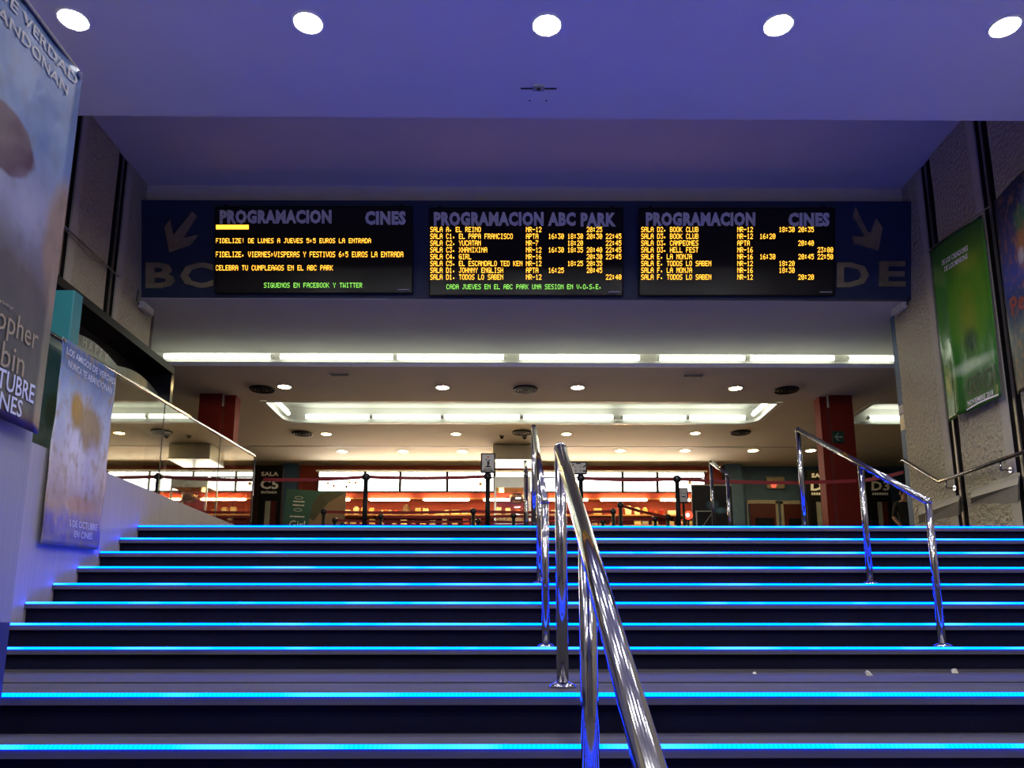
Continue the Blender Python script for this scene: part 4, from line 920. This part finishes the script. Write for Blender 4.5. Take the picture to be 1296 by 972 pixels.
for (s, b) in (('Girl', (.10, .52, .36, .62)), ('#826', (.13, .845, .32, .86)), ('#612', (.13, .80, .32, .815)), ('#382', (.10, .66, .34, .675))):
    mb = MB(); put_text(mb, s, lambda a, c_: qp(a, c_, .02), b); mb.build('lettering', 'print_white', o)
for cy in (.90, .75): MB().add([qp(a, b, .02) for a, b in circ(.22, cy, .07, .02, 12)]+[qp(a, b, .02) for a, b in circ(.22, cy, .06, .015, 12)], [(i, (i+1) % 12, (i+1) % 12+12, i+12) for i in range(12)]).build('laurel', 'print_white', o)
for xx in (x0+.12, x1-.12): MB().tube([(xx, YP, ZH), (xx, YP+.24, pts[2].z-.05)], .015, 8).build('leg', 'black', t)
MB().tube([(x0+.2, YP+.55, ZH), (x0+.4, YP+.20, ZH+1.3)], .015, 8).build('rear_strut', 'black', t)
# dark poster
YD = 15.8; c0, c1 = UY(876, 640, YD).x, UY(926.5, 640, YD).x; zt_ = UY(640, 613.5, YD).z
t = thing('poster_stand', ((c0+c1)/2, YD, ZH), 'tall black poster board with a blue swirl before the red and blue walls', 'poster')
banner_mat('poster_dark', [(0, (.008, .008, .012)), (.5, (.010, .010, .011)), (1, (.018, .017, .015))], [(.50, .76, .20, .08, (.07, .15, .20), .7, .9), (.70, .69, .24, .05, (.08, .18, .24), .7, .9)], .35, .3, 6, (.006, .006, .008), .1)
mb = MB(); mb.v = [Vector(p) for p in ((c0+.02, YD-.021, ZH+.07), (c1-.02, YD-.021, ZH+.07), (c1-.02, YD-.021, zt_-.03), (c0+.02, YD-.021, zt_-.03))]; mb.f = [(0, 1, 2, 3)]; mb.uv = [(0, 0), (1, 0), (1, 1), (0, 1)]
mb.build('print', 'poster_dark', t); MB().box((c0, YD-.02, ZH+.05), (c1, YD+.03, zt_)).build('board', 'black', t); MB().box((c0, YD-.03, zt_-.02), (c1, YD+.03, zt_+.01)).build('top_rail', 'door_frame', t); MB().box((c0+.05, YD-.2, ZH), (c1-.05, YD+.2, ZH+.05)).build('foot', 'black', t)
# outlined notice board in front of it
YN = 14.6; c0, c1 = UY(881, 655, YN).x, UY(903, 655, YN).x; zt_ = UY(640, 646, YN).z
t = thing('notice_board', ((c0+c1)/2, YN, ZH), 'dark notice board with thin white border before the tall black poster', 'notice board')
MB().box((c0, YN, ZH+.03), (c1, YN+.03, zt_)).build('board', 'black', t)
for (a, b) in (((c0, zt_-.02), (c1, zt_)), ((c0, ZH+.05), (c0+.02, zt_-.02)), ((c1-.02, ZH+.05), (c1, zt_-.02))): MB().box((a[0], YN-.008, a[1]), (b[0], YN, b[1])).build('border', 'grey_cap', t)
MB().tube([(c0+.08, YN-.005, zt_-.35), (c1-.03, YN-.005, zt_-.05)], .006, 6).build('line_print', 'grey_cap', t); MB().box((c0, YN-.15, ZH), (c1, YN+.2, ZH+.03)).build('foot', 'black', t)
# round red sticker sign next to it
c = UY(871.5, 652, 15.2); t = thing('round_sign', (c.x, 15.2, ZH), 'small round red lit sign on a stand beside the tall black poster', 'sign')
MB().lathe((c.x, 15.2, c.z), [(.085, 0), (.085, .03)], 18, 'y').build('disc', 'sign_red', t); MB().lathe((c.x-.02, 15.19, c.z+.0), [(.035, 0), (.03, .008)], 10, 'y').build('pale_spot', 'menu_light', t); MB().lathe((c.x, 15.25, ZH), [(.12, 0), (.12, .02), (.02, .03), (.02, c.z-ZH)], 12).build('stand', 'black', t, True)
# doors
YDR = YB-.03
for i, (pa, pb) in enumerate(((944.5, 984), (987, 1023))):
    x0, x1 = UY(pa, 640, YDR).x, UY(pb, 640, YDR).x; zt_ = UY(640, 634+.5*i, YDR).z
    t = sempty('door_%d' % (i+1), ((x0+x1)/2, YDR, ZH)); f_ = .07
    MB().box((x0, YDR-.06, ZH), (x0+(.02 if i == 0 else f_), YDR-.01, zt_)).build('frame_post', 'door_frame', t); MB().box((x1-f_, YDR-.06, ZH), (x1, YDR-.01, zt_)).build('frame_post', 'door_frame', t); MB().box((x0, YDR-.06, zt_-f_), (x1, YDR-.01, zt_+.02)).build('frame_head', 'door_frame', t)
    lf = MB().box((x0+f_, YDR-.05, ZH), (x1-f_, YDR-.02, zt_-f_)).build('leaf', 'door_red', t)
    MB().box((x0+f_+.12, YDR-.055, ZH+.9), (x1-f_-.06, YDR-.05, zt_-f_-.36)).build('dark_panel', 'black_gloss', lf); MB().tube([(x1-f_-.1, YDR-.09, ZH+.9), (x1-f_-.1, YDR-.09, ZH+1.2)], .012, 8).build('pull_handle', 'chrome', lf)
c = UY(981.5, 611, YB-.08); t = thing('wall_display', c, 'pale wall box with a glowing red lamp above the red doors', 'display')
w_ = UY(993, 611, YB-.08).x-c.x; h_ = c.z-UY(980, 618.5, YB-.08).z
MB().bevbox((c.x-w_, YB-.10, c.z-h_), (c.x+w_, YB-.02, c.z+h_), .01).build('housing', 'door_frame', t); MB().box((c.x-w_+.03, YB-.105, c.z-h_+.03), (c.x+w_-.03, YB-.10, c.z+h_-.06)).build('window', 'snack_mixed', t); MB().lathe((c.x-.06, YB-.112, c.z-.07), [(.07, 0), (.06, .008)], 14, 'y').build('red_lamp', 'sign_red', t)
# SALA signs
def sala(px0, px1, pt, code, third, Y, label):
    x0, x1 = UY(px0, 630, Y).x, UY(px1, 630, Y).x; zt_ = UY(640, pt, Y).z; w_ = x1-x0
    t = thing('hall_sign', ((x0+x1)/2, Y, ZH), label, 'sign', 'black hall entrance signs')
    pn = MB().box((x0, Y, ZH+1.85), (x1, Y+.15, zt_)).build('sign_panel', 'black', t)
    MB().box((x0, Y, ZH), (x0+.16, Y+.15, ZH+1.85)).build('left_jamb', 'black', t); MB().box((x1-.10, Y, ZH), (x1, Y+.15, ZH+1.85)).build('right_jamb', 'black', t)
    MB().box((x0+.28, Y+.02, ZH), (x1-.1, Y+.06, ZH+1.85)).build('door_leaf', 'door_red', t); MB().box((x0+.16, Y+.01, ZH), (x0+.28, Y+.12, ZH+1.85)).build('door_edge', 'grey_cap', t)
    def P(a, b): return UY(a, -b, Y-.008)
    for (s, xa_, xb_, ya_, yb_) in (('SALA', px0+3, px0+25, pt+5, pt+10.5), (code, px0+2, px0+25, pt+15, pt+27), (third, px0+3, px0+23, pt+29.5, pt+32.5)):
        mb = MB(); put_text(mb, s, P, (xa_, -yb_, xb_, -ya_), .035); mb.build('lettering', 'print_white', pn)
sala(327.5, 356, 592, 'C5', 'ENTRADA', 18.6, 'black SALA C5 entrance sign beside the green poster')
sala(1024, 1051, 594, 'D1', '#2222222', 18.6, 'black hall entrance sign partly behind the right red column')
sala(1067, 1092, 594, 'D2', '#2222222', 18.6, 'black hall entrance sign ending in 2 beside the red column')
sala(1101, 1128, 594, 'D3', '#2222222', 18.6, 'black SALA D3 entrance sign beside the standing person')
sala(228, 256, 594, 'C2', 'ENTRADA', 18.6, 'black hall entrance sign C2 seen through the balustrade glass')
sala(283, 311, 594, 'C4', 'ENTRADA', 18.6, 'black hall entrance sign C4 seen through the balustrade glass')
# paper notices on the wall end
for (py0, py1, m, lab) in ((513, 524, 'paper', 'small pale notice taped high on the blue wall end'), (525, 545, 'popcorn_cream', 'cream notice taped below a pale one on the blue wall end')):
    p0 = UY(1140, (py0+py1)/2, YE_R+.10); h_ = (py1-py0)/FPX*11.4/2; x = XR+.018
    t = thing('wall_notice', (x, YE_R+.08, p0.z-h_), lab, 'notice', 'notices on the wall end')
    MB().box((x-.004, YE_R+.02, p0.z-h_), (x, YE_R+.14, p0.z+h_)).build('sheet', m, t); MB().box((x-.006, YE_R+.03, p0.z+h_*.5), (x-.004, YE_R+.13, p0.z+h_*.7)).build('printed_line', 'print_white', t)

# ================================================================== PERSON BY THE HALL SIGNS
def person(px, Y, hgt):
    x = UY(px, 640, Y).x; k = hgt/1.76
    J = {'pel': (0, 0, .95), 'sp': (0, 0, 1.12), 'ch': (0, 0, 1.36), 'nk': (0, -.01, 1.50), 'hd': (0, -.02, 1.60), 'ht': (0, -.02, 1.70),
      'sl': (-.19, 0, 1.42), 'el': (-.26, .02, 1.14), 'wl': (-.20, -.12, .95), 'sr': (.19, 0, 1.42), 'er': (.26, .02, 1.14), 'wr': (.25, -.08, .90),
      'hl': (-.10, 0, .90), 'kl': (-.11, -.02, .50), 'al': (-.12, .02, .09), 'tl': (-.12, -.16, .04), 'hr': (.10, 0, .90), 'kr': (.11, -.02, .50), 'ar': (.12, .02, .09), 'tr': (.12, -.16, .04)}
    R = {'pel': (.15, .11), 'sp': (.14, .10), 'ch': (.17, .11), 'nk': (.06, .06), 'hd': (.075, .09), 'ht': (.06, .075), 'sl': (.07, .07), 'el': (.045, .045), 'wl': (.03, .03), 'sr': (.07, .07), 'er': (.045, .045), 'wr': (.03, .03),
      'hl': (.09, .09), 'kl': (.06, .06), 'al': (.042, .042), 'tl': (.04, .03), 'hr': (.09, .09), 'kr': (.06, .06), 'ar': (.042, .042), 'tr': (.04, .03)}
    E = [('pel', 'sp'), ('sp', 'ch'), ('ch', 'nk'), ('nk', 'hd'), ('hd', 'ht'), ('ch', 'sl'), ('sl', 'el'), ('el', 'wl'), ('ch', 'sr'), ('sr', 'er'), ('er', 'wr'), ('pel', 'hl'), ('hl', 'kl'), ('kl', 'al'), ('al', 'tl'), ('pel', 'hr'), ('hr', 'kr'), ('kr', 'ar'), ('ar', 'tr')]
    fingers = []
    for s, w0 in (('l', J['wl']), ('r', J['wr'])):
        sg = -1 if s == 'l' else 1; w0 = Vector(w0); pm = w0+Vector((0, -.03, -.08)); J['p'+s] = tuple(pm); R['p'+s] = (.035, .02); E.append(('w'+s, 'p'+s))
        for f in range(4):
            a = pm+Vector((0, -.03+.02*f, -.04)); b = a+Vector((sg*-.01, -.01, -.035+.004*abs(f-1.5))); J['f%s%d' % (s, f)] = tuple(a); J['g%s%d' % (s, f)] = tuple(b); R['f%s%d' % (s, f)] = R['g%s%d' % (s, f)] = (.009, .009); E += [('p'+s, 'f%s%d' % (s, f)), ('f%s%d' % (s, f), 'g%s%d' % (s, f))]
        a = w0+Vector((0, -.055, -.06)); J['t'+s+'h'] = tuple(a); R['t'+s+'h'] = (.010, .010); E.append(('p'+s, 't'+s+'h'))
    names = list(J); me = bpy.data.meshes.new('body'); me.from_pydata([tuple(Vector(J[n])*k) for n in names], [(names.index(a), names.index(b)) for a, b in E], [])
    t = thing('person', (x, Y, ZH), 'person with short dark hair in black clothes standing beside the SALA D3 sign', 'person')
    o = bpy.data.objects.new('body', me); C.objects.link(o); o.parent = t; ORG[o.name] = Vector((x, Y, ZH))
    sm = o.modifiers.new('skin', 'SKIN')
    for i, n in enumerate(names): me.skin_vertices[0].data[i].radius = tuple(r*k for r in R[n])
    me.skin_vertices[0].data[names.index('pel')].use_root = True
    o.modifiers.new('sub', 'SUBSURF').levels = 1
    dg = bpy.context.evaluated_depsgraph_get(); ev = bpy.data.meshes.new_from_object(o.evaluated_get(dg)); o.modifiers.clear(); o.data = ev
    ev.materials.clear(); ev.materials.append(M['skin']); ev.materials.append(M['shirt_black']); ev.materials.append(M['trousers'])
    for p in ev.polygons:
        c = p.center/k; p.use_smooth = True
        p.material_index = 2 if c.z < .97 and abs(c.x) < .23 and not (c.z > .78 and abs(c.x) > .19) else (1 if c.z < 1.47 and c.z > .97 and (abs(c.x) < .19 or c.z > 1.16) else 0)
    base = Vector((x, Y, ZH)); hd = base+Vector((0, -.02, 1.64))*k
    mb = MB()
    for i in range(9):
        pass
    hv = []; hf = []; n1, n2 = 14, 8
    for j in range(n2+1):
        ph = math.radians(100)*j/n2
        for i in range(n1):
            a = 2*math.pi*i/n1; rr = math.sin(ph); front_ = math.sin(a) < -.3
            zz = math.cos(ph)*.125; zz = max(zz, .045) if front_ else zz
            hv.append(hd+Vector((rr*math.cos(a)*.098, rr*math.sin(a)*.118, zz+.005))*k)
    for j in range(n2):
        for i in range(n1): q = (i+1) % n1; hf.append((j*n1+i, j*n1+q, (j+1)*n1+q, (j+1)*n1+i))
    MB().add(hv, hf).build('hair', 'hair_dark', t, True)
    MB().add([hd+Vector(v)*k for v in ((-.012, -.098, .01), (.012, -.098, .01), (.018, -.10, -.03), (-.018, -.10, -.03), (0, -.128, -.025))], [(0, 1, 4), (1, 2, 4), (2, 3, 4), (3, 0, 4)]).build('nose', 'skin', t)
    for s in (-1, 1):
        MB().lathe(hd+Vector((s*.033, -.096, .012))*k, [(.004, -.008), (.012, 0), (.004, .008)], 8).build('eye', 'print_black', t); MB().lathe(hd+Vector((s*.086, 0, -.005))*k, [(.008, -.03), (.016, 0), (.012, .025)], 8).build('ear', 'skin', t, True)
    MB().box(tuple(hd+Vector((-.025, -.105, -.062))*k), tuple(hd+Vector((.025, -.095, -.054))*k)).build('mouth', 'dark_red', t)
person(1145.5, 16.3, 1.74)

# ================================================================== LITTER ON THE LANDING
for (px, py, lab) in ((1099, 855, 'tiny crumpled scrap on the intermediate landing by the riser'), (1207, 852, 'flat torn scrap on the intermediate landing by the riser'), (955, 853, 'smallest pale crumb on the intermediate landing')):
    p = UZ(px, py, 9*H); s = .010 if px == 955 else .02
    mb = MB(); vs = [(p.x+random.uniform(-s, s), p.y+random.uniform(-s, s), 9*H+random.uniform(0, s*1.6)) for _ in range(7)]+[(p.x-s, p.y-s, 9*H), (p.x+s, p.y-s, 9*H), (p.x, p.y+s, 9*H)]
    bm = bmesh.new(); bv = [bm.verts.new(v) for v in vs]; bmesh.ops.convex_hull(bm, input=bv); bm.verts.index_update()
    mb.add([v.co.copy() for v in bm.verts], [[v.index for v in f.verts] for f in bm.faces]); bm.free(); tag(mb.build('paper_scrap', 'litter'), lab, 'litter', 'scraps on the landing')
for o in list(bpy.data.objects):
    if o.type == 'MESH' and o.name.split('.')[0] == 'lettering' and o.parent and max(o.dimensions) < .75: o['kind'] = 'stuff'
